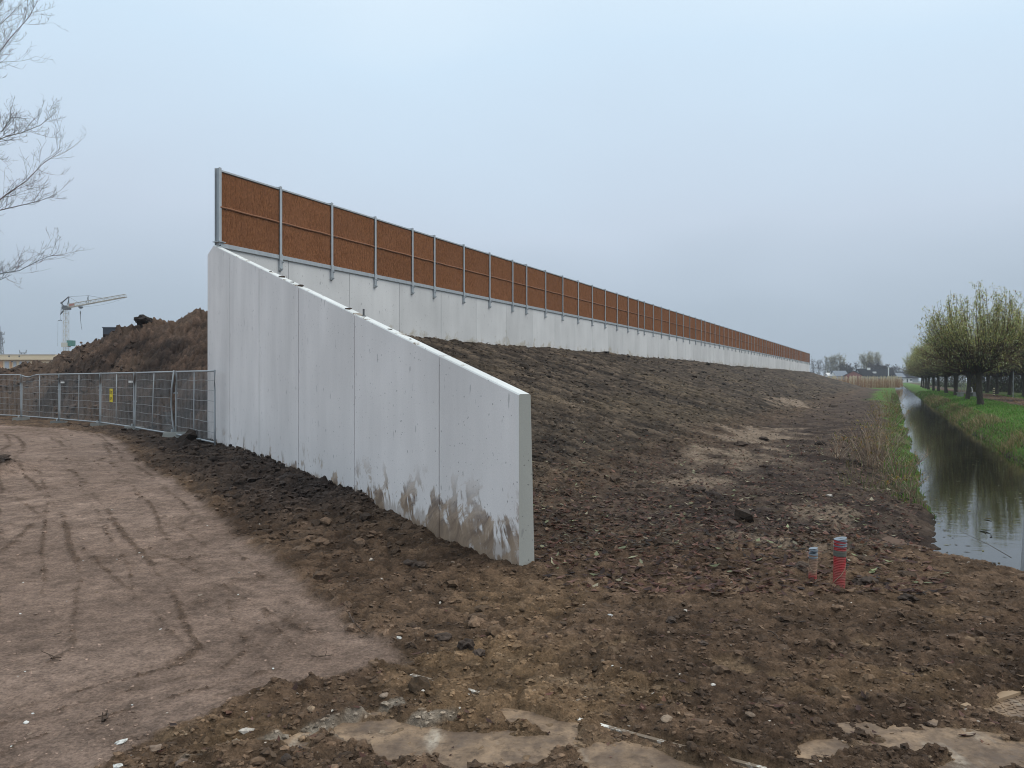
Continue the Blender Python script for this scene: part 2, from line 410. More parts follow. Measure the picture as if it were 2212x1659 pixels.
def terrain(X, Y):
    X = np.asarray(X, dtype=np.float64); Y = np.asarray(Y, dtype=np.float64)
    s, t = st(X, Y); v, w = vw(X, Y)
    wx = X + 0.25 * vnoise(X * 0.9, Y * 0.9, 91); wy = Y + 0.25 * vnoise(X * 0.9, Y * 0.9, 92)
    # ---- zones
    behind = sm(0.03, 0.13, v) * sm(-0.22, -0.1, s)                          # the bank side of both walls
    te = np.interp(Y, TE_Y, TE_X)
    q = te - X                                                               # distance left of the track edge
    track = sm(-0.14, 0.14, q + (0.16 + 0.35 * (1 - sm(5.2, 7.0, Y))) * fbm(X * 2.2, Y * 2.2, 4, 5)) * (1 - behind) * (1 - sm(33, 35, Y))
    heapL = np.exp(-(((X + 10.75) / 0.85) ** 2 + ((Y - 14.6) / 1.6) ** 2))
    track *= 1 - sm(0.25, 0.5, heapL)
    zbase = 0.16 * sm(8, 15, Y) * (1 - behind)
    # ---- embankment under the long wall
    e = 12.2 - s + 0.45 * fbm(t * 0.12, s * 0.12, 2, 33)
    e = np.where(e > 6, e, np.log1p(np.exp(np.clip(e * 2.2, -30, 30))) / 2.2)
    emb = np.minimum(e * (3.75 / 12.2), 3.78) * behind * (1 - sm(169, 182, t))
    # ---- soil heap behind the fence
    yf = np.interp(X, fx, fy) + 1.1 + 0.8 * fbm(X * 0.25, Y * 0.05, 2, 71)
    yr = np.maximum(40.0 + 0 * X, yf + 4)
    mz = np.interp(X, MX, MZ) - 0.16
    prof = np.clip((Y - yf) / (yr - yf), 0, 1.0)
    prof = prof ** 0.82
    back = 1 - 0.9 * sm(41.5, 60, Y)
    mound = np.maximum(mz - 0.1, 0) * prof * back * (1 - behind) * (1 - sm(-3.0, -0.3, s))
    mound = np.where(Y < yf, 0, mound)
    mm = np.clip(mound / 0.5, 0, 1)
    # ---- ditch
    cap = sm(T_END - 0.9, T_END + 0.5, t - 0.5 * np.clip(18.2 - s, 0, 1.5))
    wob = 0.16 * fbm(t * 0.7, s * 0.2, 3, 44) + 0.10 * fbm(t * 2.5, s, 2, 45)
    sl = s + wob
    left = np.interp(sl, [14.9, 16.0, 16.7, 17.4, 18.0], [0, -0.06, -0.22, -0.45, -1.15])
    right = np.interp(sl, [19.6, 20.2, 20.8, 21.5, 22.5], [-1.15, -0.45, -0.02, 0.2, 0.27])
    dit = np.where(sl < 18.8, left, right)
    zr = 0.27 * sm(20.2, 22, s) * sm(T_END - 8, T_END, t)
    ditch = np.where(sl < 19.2, dit * cap, dit * cap + zr * (1 - cap))
    far_r = 0.0
    z = zbase + emb + mound + ditch * behind + 0.50 * heapL * (1 + 0.9 * (billow(X * 3.0, Y * 3.0, 3, 41) - 0.35))
    # ---- grass masks
    gl = sm(16.5, 17.1, s + 0.7 * fbm(X * 0.6, Y * 0.6, 3, 61) + 0.012 * np.clip(t, 0, 60)) * cap * (1 - sm(18, 18.5, s)) * sm(1.0, 6.0, t)
    gr = sm(20.1, 20.5, s) * (1 - sm(23.9, 24.6, s + 0.25 * fbm(X * .7, Y * .7, 2, 62))) * sm(T_END, T_END + 2, t)
    gl = np.maximum(gl, sm(62, 80, t) * sm(13.8, 15.0, s + 0.8 * fbm(X * .2, Y * .2, 2, 64)) * (s < 17.8))
    gfar = sm(160, 176, Y + 6 * fbm(X * 0.1, Y * 0.1, 2, 63)) * behind * sm(11.5, 13, s) * (1 - sm(17.5, 18, s))
    path = sm(23.9, 24.6, s) * (1 - sm(27.0, 27.6, s)) * (t > T_END)
    gr2 = sm(27.0, 27.6, s)
    grass = np.clip(gl + gr + gr2 + gfar, 0, 1)
    # ---- roughness of the ground
    lod = np.clip(Y / 14.0, 1.0, 4.0)
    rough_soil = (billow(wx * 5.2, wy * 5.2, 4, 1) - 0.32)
    fine = fbm(X * 17, Y * 17, 3, 3)
    big = fbm(X * 1.1, Y * 1.1, 3, 9)
    dirt = sm(0.1, 0.8, -q) * (1 - behind) * sm(-4.2, -0.6, v) * sm(0.8, 5.5, w + 0.6 * fbm(X * 0.8, Y * 0.8, 2, 25))          # loose dark clods along the wing wall
    a = np.full_like(X, 0.085)
    a = mix(a, 0.016, track); a = mix(a, 0.15, dirt)
    a = mix(a, 0.11, np.clip(emb / 0.6, 0, 1)); a = mix(a, 0.42, mm); a = mix(a, 0.04, grass)
    near = 1 - sm(6.0, 9.0, Y)
    z = z + a * rough_soil + 0.34 * a * fine + big * mix(mix(0.03, 0.012, track), 0.10, np.clip(mm, 0, 1)) * (1 - 0.5 * grass)
    fg = (1 - track) * (1 - mm) * (1 - grass) * (1 - np.clip(emb, 0, 1)) * (1 - sm(22, 40, Y))
    z = z + fg * (0.055 * (billow(wx * 2.1, wy * 2.1, 3, 57) - 0.30) + 0.035 * fbm(X * 0.9 + Y * 0.5, Y * 2.6 - X * 0.8, 3, 58))
    z = z + mm * (0.70 * (billow(wx * 0.85, wy * 0.85, 3, 19) - 0.3)) + dirt * (0.10 + 0.08 * fbm(X * 1.6, Y * 1.6, 2, 23))
    strk = fbm(t * 2.6, s * 0.55, 3, 14)
    z = z + 0.055 * strk * np.clip(emb / 0.8, 0, 1)
    # track edge lip and ruts
    lip = np.exp(-((q + 0.12) / 0.13) ** 2) * (1 - behind) * (Y < 24)
    z = z + 0.05 * lip * (0.4 + rough_soil)
    qq = q + 0.12 * fbm(X * 0.5, Y * 0.35, 3, 27)
    rut = np.zeros_like(X)
    wl = np.clip(0.40 + Y / 15, 0.55, 1.8)
    cr = fbm(X * 8, Y * 6, 3, 48)
    for c0, wd, sd, sl_, am in ((0.30, .045, 1, 0, .8), (0.72, .03, 2, .02, .5), (1.02, .04, 3, -.03, .7), (1.45, .05, 4, .03, .9), (1.80, .03, 5, -.02, .5), (2.25, .045, 6, .05, .8), (2.62, .03, 7, -.05, .6), (3.05, .05, 8, .02, .8),
                         (3.5, .035, 9, -.04, .6), (4.0, .06, 10, .03, .9), (4.6, .04, 11, 0, .6), (5.1, .06, 12, .05, .8), (5.9, .05, 13, -.03, .8), (6.7, .08, 14, .02, .9), (7.6, .08, 15, 0, .8), (1.9, .04, 16, .22, .6), (3.3, .05, 17, -.25, .6), (0.9, .035, 18, .30, .5)):
        ctr = c0 + sl_ * (Y - 8) + 0.22 * fbm(Y * 0.28 + sd * 3.7, X * 0.05 + sd, 2, sd)
        g = np.exp(-((qq - ctr) / (wd * wl)) ** 2)
        st_ = np.clip(0.55 + 0.9 * fbm(Y * 0.5 + sd * 9, X * 0.2, 2, 30 + sd), 0, 1) * am
        rut = np.maximum(rut, g * st_ + 0 * X)
    rut = sm(0.12, 0.75, rut + 0.5 * cr * (rut > 0.03)) * (rut > 0.03)
    rut *= track
    crumb = sm(0.08, 0.45, fbm(X * 1.1, Y * 0.8, 3, 52)) * track * 0.75
    rc = np.clip(rut + crumb * (0.4 + 0.6 * vnoise(X * 9, Y * 6, 8)), 0, 1)
    z = z + 0.024 * rc * (0.5 + fine)
    # ---- bare ground plates in the foreground
    pl = np.zeros_like(X)
    for cx, cy, rx, ry, an in PATCH:
        ca, sa = math.cos(an), math.sin(an)
        ux = ((X - cx) * ca + (Y - cy) * sa) / rx; uy = (-(X - cx) * sa + (Y - cy) * ca) / ry
        pl = np.maximum(pl, 1.0 - np.sqrt(ux * ux + uy * uy))
    pl = sm(0.06, 0.26, pl + 0.62 * fbm(X * 2.6, Y * 3.6, 5, 66) - 0.08)
    pl *= (Y < 6) * (1 - track)
    z = z + 0.028 * (1 - sm(5.6, 6.8, Y)) * (1 - track) * (Y > 2) * sm(-2.6, -1.6, X)
    z = mix(z, -0.016 + 0.22 * a * rough_soil, pl)
    # ---- colour (albedo, plus soil shading painted in as contrast and darker hollows)
    cs = lambda r, g, b: np.array((r, g, b))
    n1 = sm(-0.35, 0.35, fbm(X * 0.55, Y * 0.55, 4, 81))[..., None]
    n2 = sm(-0.3, 0.3, fbm(X * 2.2, Y * 2.2, 3, 82))[..., None]
    n3 = sm(-0.1, 0.4, fbm(X * 0.8 + 40, Y * 0.8, 4, 83))[..., None]
    col = mix(cs(0.108, 0.069, 0.045), cs(0.166, 0.108, 0.069), n1)
    col = mix(col, cs(0.215, 0.138, 0.076), (near[..., None] * n3 * 0.8))
    n5 = sm(-0.15, 0.35, fbm(X * 3.5, Y * 3.5, 4, 96))[..., None]
    col = mix(col, col * 0.60, n5 * 0.7)
    rs = np.clip((rough_soil + 0.12) / 0.3, 0, 1)[..., None]  # low relief darkens the soil colours below: crevice shade put into the colour
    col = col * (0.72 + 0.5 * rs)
    M = lambda m: m[..., None]
    # leaf-littered dark strip behind the wing wall's end
    col = mix(col, cs(0.050, 0.036, 0.028), M(sm(0.15, 0.45, heapL)))
    strip = behind * sm(9.2, 11.0, Y + 0.8 * fbm(X, Y, 2, 84)) * (1 - np.clip(emb / 0.3, 0, 1))
    col = mix(col, mix(cs(0.044, 0.031, 0.026), cs(0.105, 0.076, 0.058), n2), M(strip * 0.9))
    # embankment
    ec = mix(cs(0.040, 0.029, 0.021), cs(0.094, 0.070, 0.050), n2)
    olive = sm(-0.1, 0.4, fbm(t * 0.16, s * 0.35, 3, 85)) * sm(1.0, 6.0, s)
    ec = mix(ec, cs(0.105, 0.078, 0.050), M(olive * 0.45))
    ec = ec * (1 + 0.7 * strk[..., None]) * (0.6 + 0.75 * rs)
    col = mix(col, ec, M(np.clip(emb / 0.5, 0, 1)))
    # pale sandy wash on the strip
    wash = np.full_like(X, -9.0)
    for cx, cy, rx, ry in ((8.6, 26.5, 2.0, 5.2), (6.0, 20.4, 1.6, 3.4), (3.6, 15.2, 1.1, 1.6), (5.0, 12.0, 0.7, 0.9), (6.0, 7.2, 0.8, 0.45), (19.0, 52.0, 1.4, 7.0), (3.6, 9.6, 1.0, 0.5)):
        aa = math.radians(-27); ca, sa = math.cos(aa), math.sin(aa)
        ux = ((X - cx) * ca + (Y - cy) * sa) / rx; uy = (-(X - cx) * sa + (Y - cy) * ca) / ry
        wash = np.maximum(wash, 1 - np.sqrt(ux * ux + uy * uy))
    wash = sm(0.0, 0.55, wash + 1.0 * fbm(X * 1.3, Y * 0.8, 4, 87) - 0.12) * behind * (wash > -0.8)
    col = mix(col, cs(0.270, 0.205, 0.150), M(wash * 0.85))
    # dark loose soil along the wing wall and the heap
    dk = mix(cs(0.040, 0.030, 0.026), cs(0.072, 0.052, 0.042), n2)
    col = mix(col, dk, M(dirt * sm(8.5, 11.5, Y) * 0.9))
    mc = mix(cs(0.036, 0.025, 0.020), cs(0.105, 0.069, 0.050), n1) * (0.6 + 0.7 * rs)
    mc = mix(mc, cs(0.118, 0.080, 0.056), M(sm(0.05, 0.4, fbm(X * 0.28 + 9, Y * 0.28, 3, 88)) * 0.8))
    col = mix(col, mc, M(mm))
    # track
    tc_ = mix(cs(0.265, 0.187, 0.144), cs(0.320, 0.230, 0.180), n1) * (0.9 + 0.2 * n2)
    tc_ = mix(tc_, cs(0.120, 0.080, 0.056), M(rc * 0.8))
    lip_c = M(lip * track * 0.5)
    col = mix(col, tc_, M(track))
    # plate zone sand film, grass and path
    col = mix(col, cs(0.245, 0.168, 0.104), M(np.clip(pl * 1.6, 0, 1) * 0.8))
    gc = mix(cs(0.060, 0.140, 0.022), cs(0.110, 0.200, 0.038), n2)
    gc = mix(gc, cs(0.105, 0.092, 0.042), M(sm(0.0, 0.45, fbm(X * 0.4, Y * 0.4, 3, 89)) * sm(22.2, 20.6, s) * 0.8))
    col = mix(col, gc, M(grass))
    col = mix(col, mix(cs(0.050, 0.052, 0.024), cs(0.075, 0.085, 0.030), n2), M(gr2 * 0.75))
    lf = sm(-0.1, 0.5, fbm(X * 2.2, Y * 0.9, 3, 86))
    col = mix(col, mix(cs(0.075, 0.058, 0.050), cs(0.21, 0.13, 0.075), M(lf)), M(path))
    for (xa, ya, xb, yb, wd_) in ((-1.35, 4.27, -0.70, 4.74, 0.035), (-0.95, 4.30, -0.35, 4.62, 0.05), (-1.75, 4.1, -1.1, 4.42, 0.03)):
        ux, uy = xb - xa, yb - ya; L2 = ux * ux + uy * uy; k_ = np.clip(((X - xa) * ux + (Y - ya) * uy) / L2, 0, 1)
        dd = np.hypot(X - xa - k_ * ux, Y - ya - k_ * uy) + 0.03 * fbm(X * 5, Y * 5, 3, 97)
        col = mix(col, cs(0.36, 0.31, 0.25), M((1 - sm(wd_ * .4, wd_ * 1.4, dd)) * sm(-0.3, 0.2, fbm(X * 6, Y * 6, 3, 98)) * 0.7))
    bed = M(sm(17.3, 17.6, s) * (1 - sm(20.0, 20.3, s)) * cap)
    col = mix(col, cs(0.03, 0.03, 0.02), bed)
    return z, col, dict(rc=rc, track=track, dirt=np.maximum(dirt, sm(0.2, 0.5, heapL)), mound=mm, emb=np.clip(emb / 0.5, 0, 1), grass=grass, behind=behind, pl=pl, strip=strip, s=s, t=t, v=v, w=w, gl=gl, gr=gr, cap=cap)

def zg(x, y):
    return float(terrain(np.array([x]), np.array([y]))[0][0])

# ------------------------------------------------------------------ ground sheet
def build_ground():
    NRW, NCL = 980, 690
    ys = np.linspace(1.2, 430, 60000); dn = (ys + 1) ** -1.25 * (1 + 1.1 * sm(17, 22, ys) * (1 - sm(42, 50, ys)) + 0.5 * (1 - sm(8, 12, ys)))
    cdf = np.cumsum(dn); cdf = (cdf - cdf[0]) / (cdf[-1] - cdf[0]); yy = np.interp(np.linspace(0, 1, NRW), cdf, ys)
    uu = np.concatenate([np.linspace(-3.2, -0.72, 26)[:-1], np.linspace(-0.72, 0.72, NCL), np.linspace(0.72, 3.2, 26)[1:]])
    U, Yg = np.meshgrid(uu, yy)
    Xg = U * (Yg + 1.6)
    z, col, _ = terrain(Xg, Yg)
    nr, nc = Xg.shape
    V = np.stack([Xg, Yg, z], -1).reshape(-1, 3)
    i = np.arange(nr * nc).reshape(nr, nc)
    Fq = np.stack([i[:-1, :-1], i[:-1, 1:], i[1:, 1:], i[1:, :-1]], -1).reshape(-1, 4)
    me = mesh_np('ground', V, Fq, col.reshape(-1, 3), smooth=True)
    return tag(link('ground', me, SOIL), kind='structure')
build_ground()

FIELD = mat('field_grass', rough=0.95); _k = NB(FIELD)
_k.color(_k.mixc(_k.noise(0.02, 4), (0.045, 0.062, 0.022), (0.085, 0.075, 0.04)))
_b = MB(); _b.quad((-2400, -60, -1.32), (2400, -60, -1.32), (2400, 2600, -1.32), (-2400, 2600, -1.32))
tag(_b.build('field', FIELD), kind='structure')

# ------------------------------------------------------------------ water of the ditch
def build_water():
    m = mat('ditch_water', (0.017, 0.017, 0.011), 0.035, spec=0.5); k = NB(m)
    m.node_tree.nodes['Principled BSDF'].inputs['IOR'].default_value = 1.33
    mpn = k.n('ShaderNodeMapping'); mpn.inputs['Rotation'].default_value = (0, 0, 0.1); k.l(k.pos(), mpn.inputs[0])
    h = k.math('ADD', k.noise(2.2, 3, 0.5, vec=mpn.outputs[0], stretch=(0.8, 1.6, 1)), k.math('MULTIPLY', k.noise(9, 2, vec=mpn.outputs[0], stretch=(0.7, 1.6, 1)), 0.25))
    k.bump(h, 0.06, 0.03)
    a, b = S_L - 1.2, S_R + 1.2
    pts = [wpos(a, T_END - 2, WATER_Z), wpos(b, T_END - 2, WATER_Z), wpos(b, 330, WATER_Z), wpos(a, 330, WATER_Z)]
    q = MB(); q.quad(*pts)
    tag(q.build('water', m), kind='structure')
build_water()

# ------------------------------------------------------------------ wing wall: sloping precast panels
def wing3(w, v, z): 
    p = E0 + w * Aw + v * Mw
    return Vector((p[0], p[1], z))
JOINT = mat('joint_filler', (0.10, 0.10, 0.105), 0.9)
wing = thing('wing_wall', 'pale concrete wing wall with sloping top and mud smears at its low end', 'wall', (E0[0], E0[1], 0))
wing_inv = Matrix.Translation(-Vector((E0[0], E0[1], 0)))
joints = [0.0, 1.887, 4.91, 7.93, 10.94, 13.92, WING_L]
def wall_t(z): return 0.15 + 0.06 * (1 - np.clip(z / 1.9, 0, 1.0)) if z < 1.9 else 0.15
TOPX = {}
for i in range(6):
    g = 0.009 + 0.003 * i
    w0 = joints[i] + (g if i else 0); w1 = joints[i + 1] - (g if i < 5 else 0)
    b = MB(); ch = 0.014
    segs = [(w0, w1)] if i < 5 else [(w0, 15.99), (15.99, w1)]
    for a0, a1 in segs:
        def zt(w): return wtop(w) if w <= 15.99 else wtop(15.99) - (w - 15.99) * 0.16
        za, zb = zt(a0), zt(a1)
        tb = 0.22
        # body up to the chamfer, then the chamfered cap
        lo = [wing3(a0, 0, -0.7), wing3(a0, tb, -0.7), wing3(a1, tb, -0.7), wing3(a1, 0, -0.7)]
        mid = [wing3(a0, 0, za - ch), wing3(a0, 0.15, za - ch), wing3(a1, 0.15, zb - ch), wing3(a1, 0, zb - ch)]
        top = [wing3(a0, ch, za), wing3(a0, 0.15 - ch, za), wing3(a1, 0.15 - ch, zb), wing3(a1, ch, zb)]
        vs = lo + mid + top
        fs = [(3, 2, 1, 0), (0, 1, 5, 4), (1, 2, 6, 5), (2, 3, 7, 6), (3, 0, 4, 7), (4, 5, 9, 8), (5, 6, 10, 9), (6, 7, 11, 10), (7, 4, 8, 11), (8, 9, 10, 11)]
        b.add([wing_inv @ p for p in vs], fs)
    o = b.build('concrete_panel', CONC_WING, wing)
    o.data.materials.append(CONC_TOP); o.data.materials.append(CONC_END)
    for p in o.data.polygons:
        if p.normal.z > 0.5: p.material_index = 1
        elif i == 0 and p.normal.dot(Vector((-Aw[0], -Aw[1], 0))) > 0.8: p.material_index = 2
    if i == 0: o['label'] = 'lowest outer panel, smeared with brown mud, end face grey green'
    # joint filler strip set back from the face
    if i:
        b = MB(); w = joints[i]; z1 = wtop(w) - 0.02
        b.hexa([wing_inv @ wing3(w - 0.03, 0.014, -0.6), wing_inv @ wing3(w - 0.03, 0.10, -0.6), wing_inv @ wing3(w + 0.03, 0.10, -0.6), wing_inv @ wing3(w + 0.03, 0.014, -0.6)],
               [wing_inv @ wing3(w - 0.03, 0.014, z1), wing_inv @ wing3(w - 0.03, 0.10, z1), wing_inv @ wing3(w + 0.03, 0.10, z1), wing_inv @ wing3(w + 0.03, 0.014, z1)])
        b.build('joint_strip', JOINT, wing)

# steel dowel left standing on the wing wall, dirt lumps lying on its top
w_pin = 4.72
dow = thing('steel_dowel', 'short dark steel dowel sticking up from the sloping top of the wing wall', 'steel pin', wing3(w_pin, 0.085, wtop(w_pin)))
b = MB(); b.tube((0, 0, -0.03), (0, 0, 0.115), 0.016, n=10); b.build('rod', STEEL_D, dow, smooth=False)
b = MB(); b.tube((0, 0, 0.0), (0, 0, 0.012), 0.045, 0.03, n=10); b.build('collar', STEEL_D, dow)

# ------------------------------------------------------------------ long retaining wall
def wloc(s, t, z):                                   # local to an Empty at P0 turned so that +x runs along the wall
    return Vector((t, -s, z))
RZ = math.atan2(Dw[1], Dw[0])
T_WALL = (K2 / (1929 - 1749) - Y0) / Dw[1]
rwall = thing('retaining_wall', 'long straight white concrete wall of upright slabs at the top of the earth bank', 'wall', (P0[0], P0[1], 0), RZ)
Z_C = 5.735
def slab_mesh(wd):
    b = MB(); c = 0.012; g = 0.009
    for (z0, z1, inset) in ((2.6, Z_C - c, 0), ):
        lo = [wloc(0, g, z0), wloc(0, wd - g, z0), wloc(-0.24, wd - g, z0), wloc(-0.24, g, z0)]
        mi = [wloc(0, g, z1), wloc(0, wd - g, z1), wloc(-0.24, wd - g, z1), wloc(-0.24, g, z1)]
        tp = [wloc(-c, g + c, Z_C), wloc(-c, wd - g - c, Z_C), wloc(-0.24 + c, wd - g - c, Z_C), wloc(-0.24 + c, g + c, Z_C)]
        b.add(lo + mi + tp, [(3, 2, 1, 0), (0, 1, 5, 4), (1, 2, 6, 5), (2, 3, 7, 6), (3, 0, 4, 7), (4, 5, 9, 8), (5, 6, 10, 9), (6, 7, 11, 10), (7, 4, 8, 11), (8, 9, 10, 11)])
    return b.mesh('concrete_slab')
sl_me = slab_mesh(3.0)
t0 = 0.35
off = -0.15 if True else 0
# joints measured from the photograph: first visible one at px 623
t_first = (K2 / (1929 - 623) - Y0) / Dw[1]
tt = t_first - 3.0
last = 0
while tt < T_WALL - 0.2:
    wd = min(3.0, T_WALL - tt)
    a = max(tt, 0.42)
    if a == tt and wd == 3.0: me = sl_me
    else: me = slab_mesh(tt + wd - a)
    o = link('concrete_slab', me, CONC, rwall); o.location = (a, 0, 0)
    if a > 0.5:
        last += 1
    tt += 3.0
b = MB(); b.box((T_WALL / 2 + 0.4, 0.12, 4.0), (T_WALL - 1.2, 0.10, 3.4)); b.build('joint_filler', JOINT, rwall)

# ------------------------------------------------------------------ noise barrier: steel posts, coir panels, rails
Z_B, Z_T = 5.775, 7.87
barrier = thing('noise_barrier', 'long noise barrier of rust brown coir panels between galvanised posts above the concrete wall', 'noise barrier', (P0[0], P0[1], 0), RZ)
seq = []
t_p0 = (K2 / (1929 - 468) - Y0) / Dw[1]
t_p1 = (K2 / (1929 - 603.7) - Y0) / Dw[1]
BAY = 2.40
pat = [1] * 4 + [0] + [1] * 3 + [0] + ([1] * 8 + [0]) * 9
tpos = [0.30]
for i, k in enumerate(pat):
    tpos.append((tpos[-1] if i else t_p0 + 0.04) + (BAY if k else BAY * 0.667))
    if tpos[-1] > T_WALL - 1.0: break
tpos[-1] = T_WALL - 0.08
POST_W, POST_D = 0.095, 0.15
def post_mesh():
    b = MB()
    y0 = -0.05                                            # front flange at s = +0.05
    b.box((0, y0 - 0.006, (Z_B + Z_T + 0.06) / 2 - 0.0), (POST_W, 0.012, Z_T + 0.06 - Z_B))
    b.box((0, y0 + POST_D, (Z_B + Z_T + 0.06) / 2), (POST_W, 0.012, Z_T + 0.06 - Z_B))
    b.box((0, y0 + POST_D / 2 - 0.003, (Z_B + Z_T + 0.06) / 2), (0.012, POST_D - 0.016, Z_T + 0.05 - Z_B))
    return b.mesh('post')
def bracket_mesh():
    b = MB()
    b.box((0.004, -0.035, Z_B - 0.20), (0.12, 0.066, 0.44))
    b.box((0.0, -0.074, Z_B - 0.02), (0.135, 0.010, 0.20))
    b.tube((0.0, -0.068, Z_B - 0.37), (0.0, -0.150, Z_B - 0.37), 0.017, n=6)
    b.tube((0.052, -0.068, Z_B - 0.16), (0.052, -0.145, Z_B - 0.16), 0.017, n=6)
    b.box((0.0, -0.08, Z_B - 0.37), (0.06, 0.02, 0.06))
    return b.mesh('bracket')
pm, bm_ = post_mesh(), bracket_mesh()
def coir_mesh(L, H, seed):
    n_r = int(L / 0.046); nx = n_r * 4 + 1; nz = 26
    xs = np.linspace(0, L, nx); zs = np.linspace(0, H, nz)
    Xg, Zg = np.meshgrid(xs, zs)
    ph = Xg / 0.046 + 0.12 * vnoise(Xg * 3, Zg * 6, seed)
    yv = -0.016 * np.abs(np.sin(np.pi * ph)) - 0.008 * vnoise(Xg * 22, Zg * 9, seed + 1) - 0.006 * vnoise(Xg * 5, Zg * 4, seed + 2)
    V = np.stack([Xg, yv, Zg], -1).reshape(-1, 3)
    i = np.arange(nx * nz).reshape(nz, nx)
    Fq = np.stack([i[:-1, :-1], i[:-1, 1:], i[1:, 1:], i[1:, :-1]], -1).reshape(-1, 4)
    n = len(V); back = np.array([[0, 0.09, 0], [L, 0.09, 0], [L, 0.09, H], [0, 0.09, H], [0, 0.0, 0], [L, 0, 0], [L, 0, H], [0, 0, H]])
    V = np.concatenate([V, back]); 
    Fb = np.array([[n, n + 3, n + 2, n + 1], [n, n + 1, n + 5, n + 4], [n + 3, n + 7, n + 6, n + 2], [n, n + 4, n + 7, n + 3], [n + 1, n + 2, n + 6, n + 5]])
    return mesh_np('coir_panel', V, np.concatenate([Fq, Fb]), smooth=False)
HH = (Z_T - Z_B - 0.12)
H_lo = HH * 0.50; H_up = HH - H_lo - 0.03
coir = {}
for key, L in (('r', BAY - 0.04), ('n', BAY * 0.667 - 0.04)):
    for v_ in range(3):
        coir[key, v_] = (coir_mesh(L, H_lo, 5 + v_ * 3), coir_mesh(L, H_up, 50 + v_ * 3))
def rail_meshes(L):
    b = MB(); b.box((L / 2, 0.02, Z_T - 0.02), (L, 0.12, 0.045)); top = b.mesh('top_rail')
    b = MB(); b.box((L / 2, 0.015, Z_B + 0.025), (L, 0.13, 0.06)); b.box((L / 2, -0.055, Z_B - 0.03), (L, 0.004, 0.07)); bot = b.mesh('bottom_rail')
    b = MB(); pts = [(L * i / 8, -0.030 - 0.004 * math.sin(i * 2.1), 0.006 * math.sin(i * 1.3)) for i in range(9)]
    b.path(pts, [0.027] * 9, 6); bat = b.mesh('batten')
    return top, bot, bat
rails = {}
for i, tp in enumerate(tpos):
    po = link('post', pm, GALV, barrier); po.location = (tp, 0, 0)
    if i == 0:
        po.location = (tp, 0.02, 0)
    if i: br = link('bracket', bm_, GALV, po)
    else:
        b = MB(); b.box((0.02, 0.0, Z_B + 0.085), (0.24, 0.26, 0.02)); b.build('base_plate', GALV, po)
    if i < len(tpos) - 1:
        L = tpos[i + 1] - tp - 0.02
        key = 'r' if abs(L - (BAY - 0.02)) < 0.02 else ('n' if abs(L - (BAY * 0.667 - 0.02)) < 0.02 else 'x')
        if (key, L if key == 'x' else 0) not in rails: rails[key, L if key == 'x' else 0] = rail_meshes(L)
        tr, bo, ba = rails[key, L if key == 'x' else 0]
        if key == 'x':
            lo_up = (coir_mesh(L - 0.02, H_lo, 91), coir_mesh(L - 0.02, H_up, 92))
        else: lo_up = coir[key, rnd.randrange(3)]
        x0 = tp + 0.01
        for me, z in ((lo_up[0], Z_B + 0.055), (lo_up[1], Z_B + 0.055 + H_lo + 0.03)):
            o = link('coir_panel', me, COIR, barrier); o.location = (x0 + 0.01, 0.0, z)
        o = link('batten', ba, BATTEN, barrier); o.location = (x0, 0, Z_B + 0.055 + H_lo + 0.015)
        o = link('top_rail', tr, GALV, barrier); o.location = (x0, 0, 0)
        o = link('bottom_rail', bo, GALV, barrier); o.location = (x0, 0, 0)

# ------------------------------------------------------------------ temporary mesh fence on concrete feet
def fence_panel(p0, p1, z0a, z0b, label, bend=0.0, dens=46, sag=0.0):
    p0 = Vector((*p0, 0)); p1 = Vector((*p1, 0))
    root = thing('mesh_fence_panel', label, 'fence panel', (p0.x, p0.y, 0), 0, 'temporary mesh fence panels')
    d = p1 - p0; L = d.length; ux = d.normalized(); nrm = Vector((-ux.y, ux.x, 0))
    H = 2.03
    def P(a, h):                                     # a 0..1 along, h height
        off = bend * math.exp(-((a - 0.05) / 0.12) ** 2) * math.sin(math.pi * h / H)
        off2 = sag * math.exp(-((a - 0.82) / 0.16) ** 2) * h / H
        zb = z0a + (z0b - z0a) * a
        q = ux * (a * L + off) + nrm * (0.04 * math.sin(3 * a + h) * (1 if bend else 0.3)) ; q.z = zb + h - off2
        return q
    a0, a1 = 0.035 / L, 1 - 0.035 / L
    for a in (a0, a1):
        b = MB(); b.path([P(a, h) for h in (0.0, 0.5, 1.0, 1.5, H)], [0.027] * 5, 8); b.build('upright_tube', FENCE, root, smooth=True)
    for h, nm in ((H - 0.03, 'top_tube'), (0.10, 'bottom_tube')):
        b = MB(); b.path([P(a0 + (a1 - a0) * i / 10, h) for i in range(11)], [0.024] * 11, 8); b.build(nm, FENCE, root, smooth=True)
    b = MB(); b.path([P(0.5, h) for h in (0.10, 0.7, 1.3, H - 0.03)], [0.014] * 4, 6); b.build('middle_bar', FENCE, root, smooth=True)
    for j in range(6):
        h = 0.10 + (H - 0.13) * (j + 0.9) / 6.8
        b = MB(); b.path([P(a0 + (a1 - a0) * i / 8, h + 0.012 * math.sin(i * 1.7 + j * 2)) for i in range(9)], [0.0065] * 9, 4); b.build('cross_wire', WIRE, root)
    b = MB()
    for i in range(1, dens):
        a = a0 + (a1 - a0) * i / dens
        b.path([P(a + 0.003 * math.sin(i * 5.1 + h * 3), h) for h in (0.10, 0.75, 1.4, H - 0.03)], [0.0044] * 4, 3, cap=False)
    tag(b.build('wire_mesh', WIRE, root), kind='stuff')
    b = MB(); c = P(a1, 1.35 if bend == 0 else 1.0); b.box(c, (0.09, 0.03, 0.05)); b.tube(c, c + nrm * 0.09, 0.012); b.build('clamp', FENCE, root)
    return root, P, ux, nrm
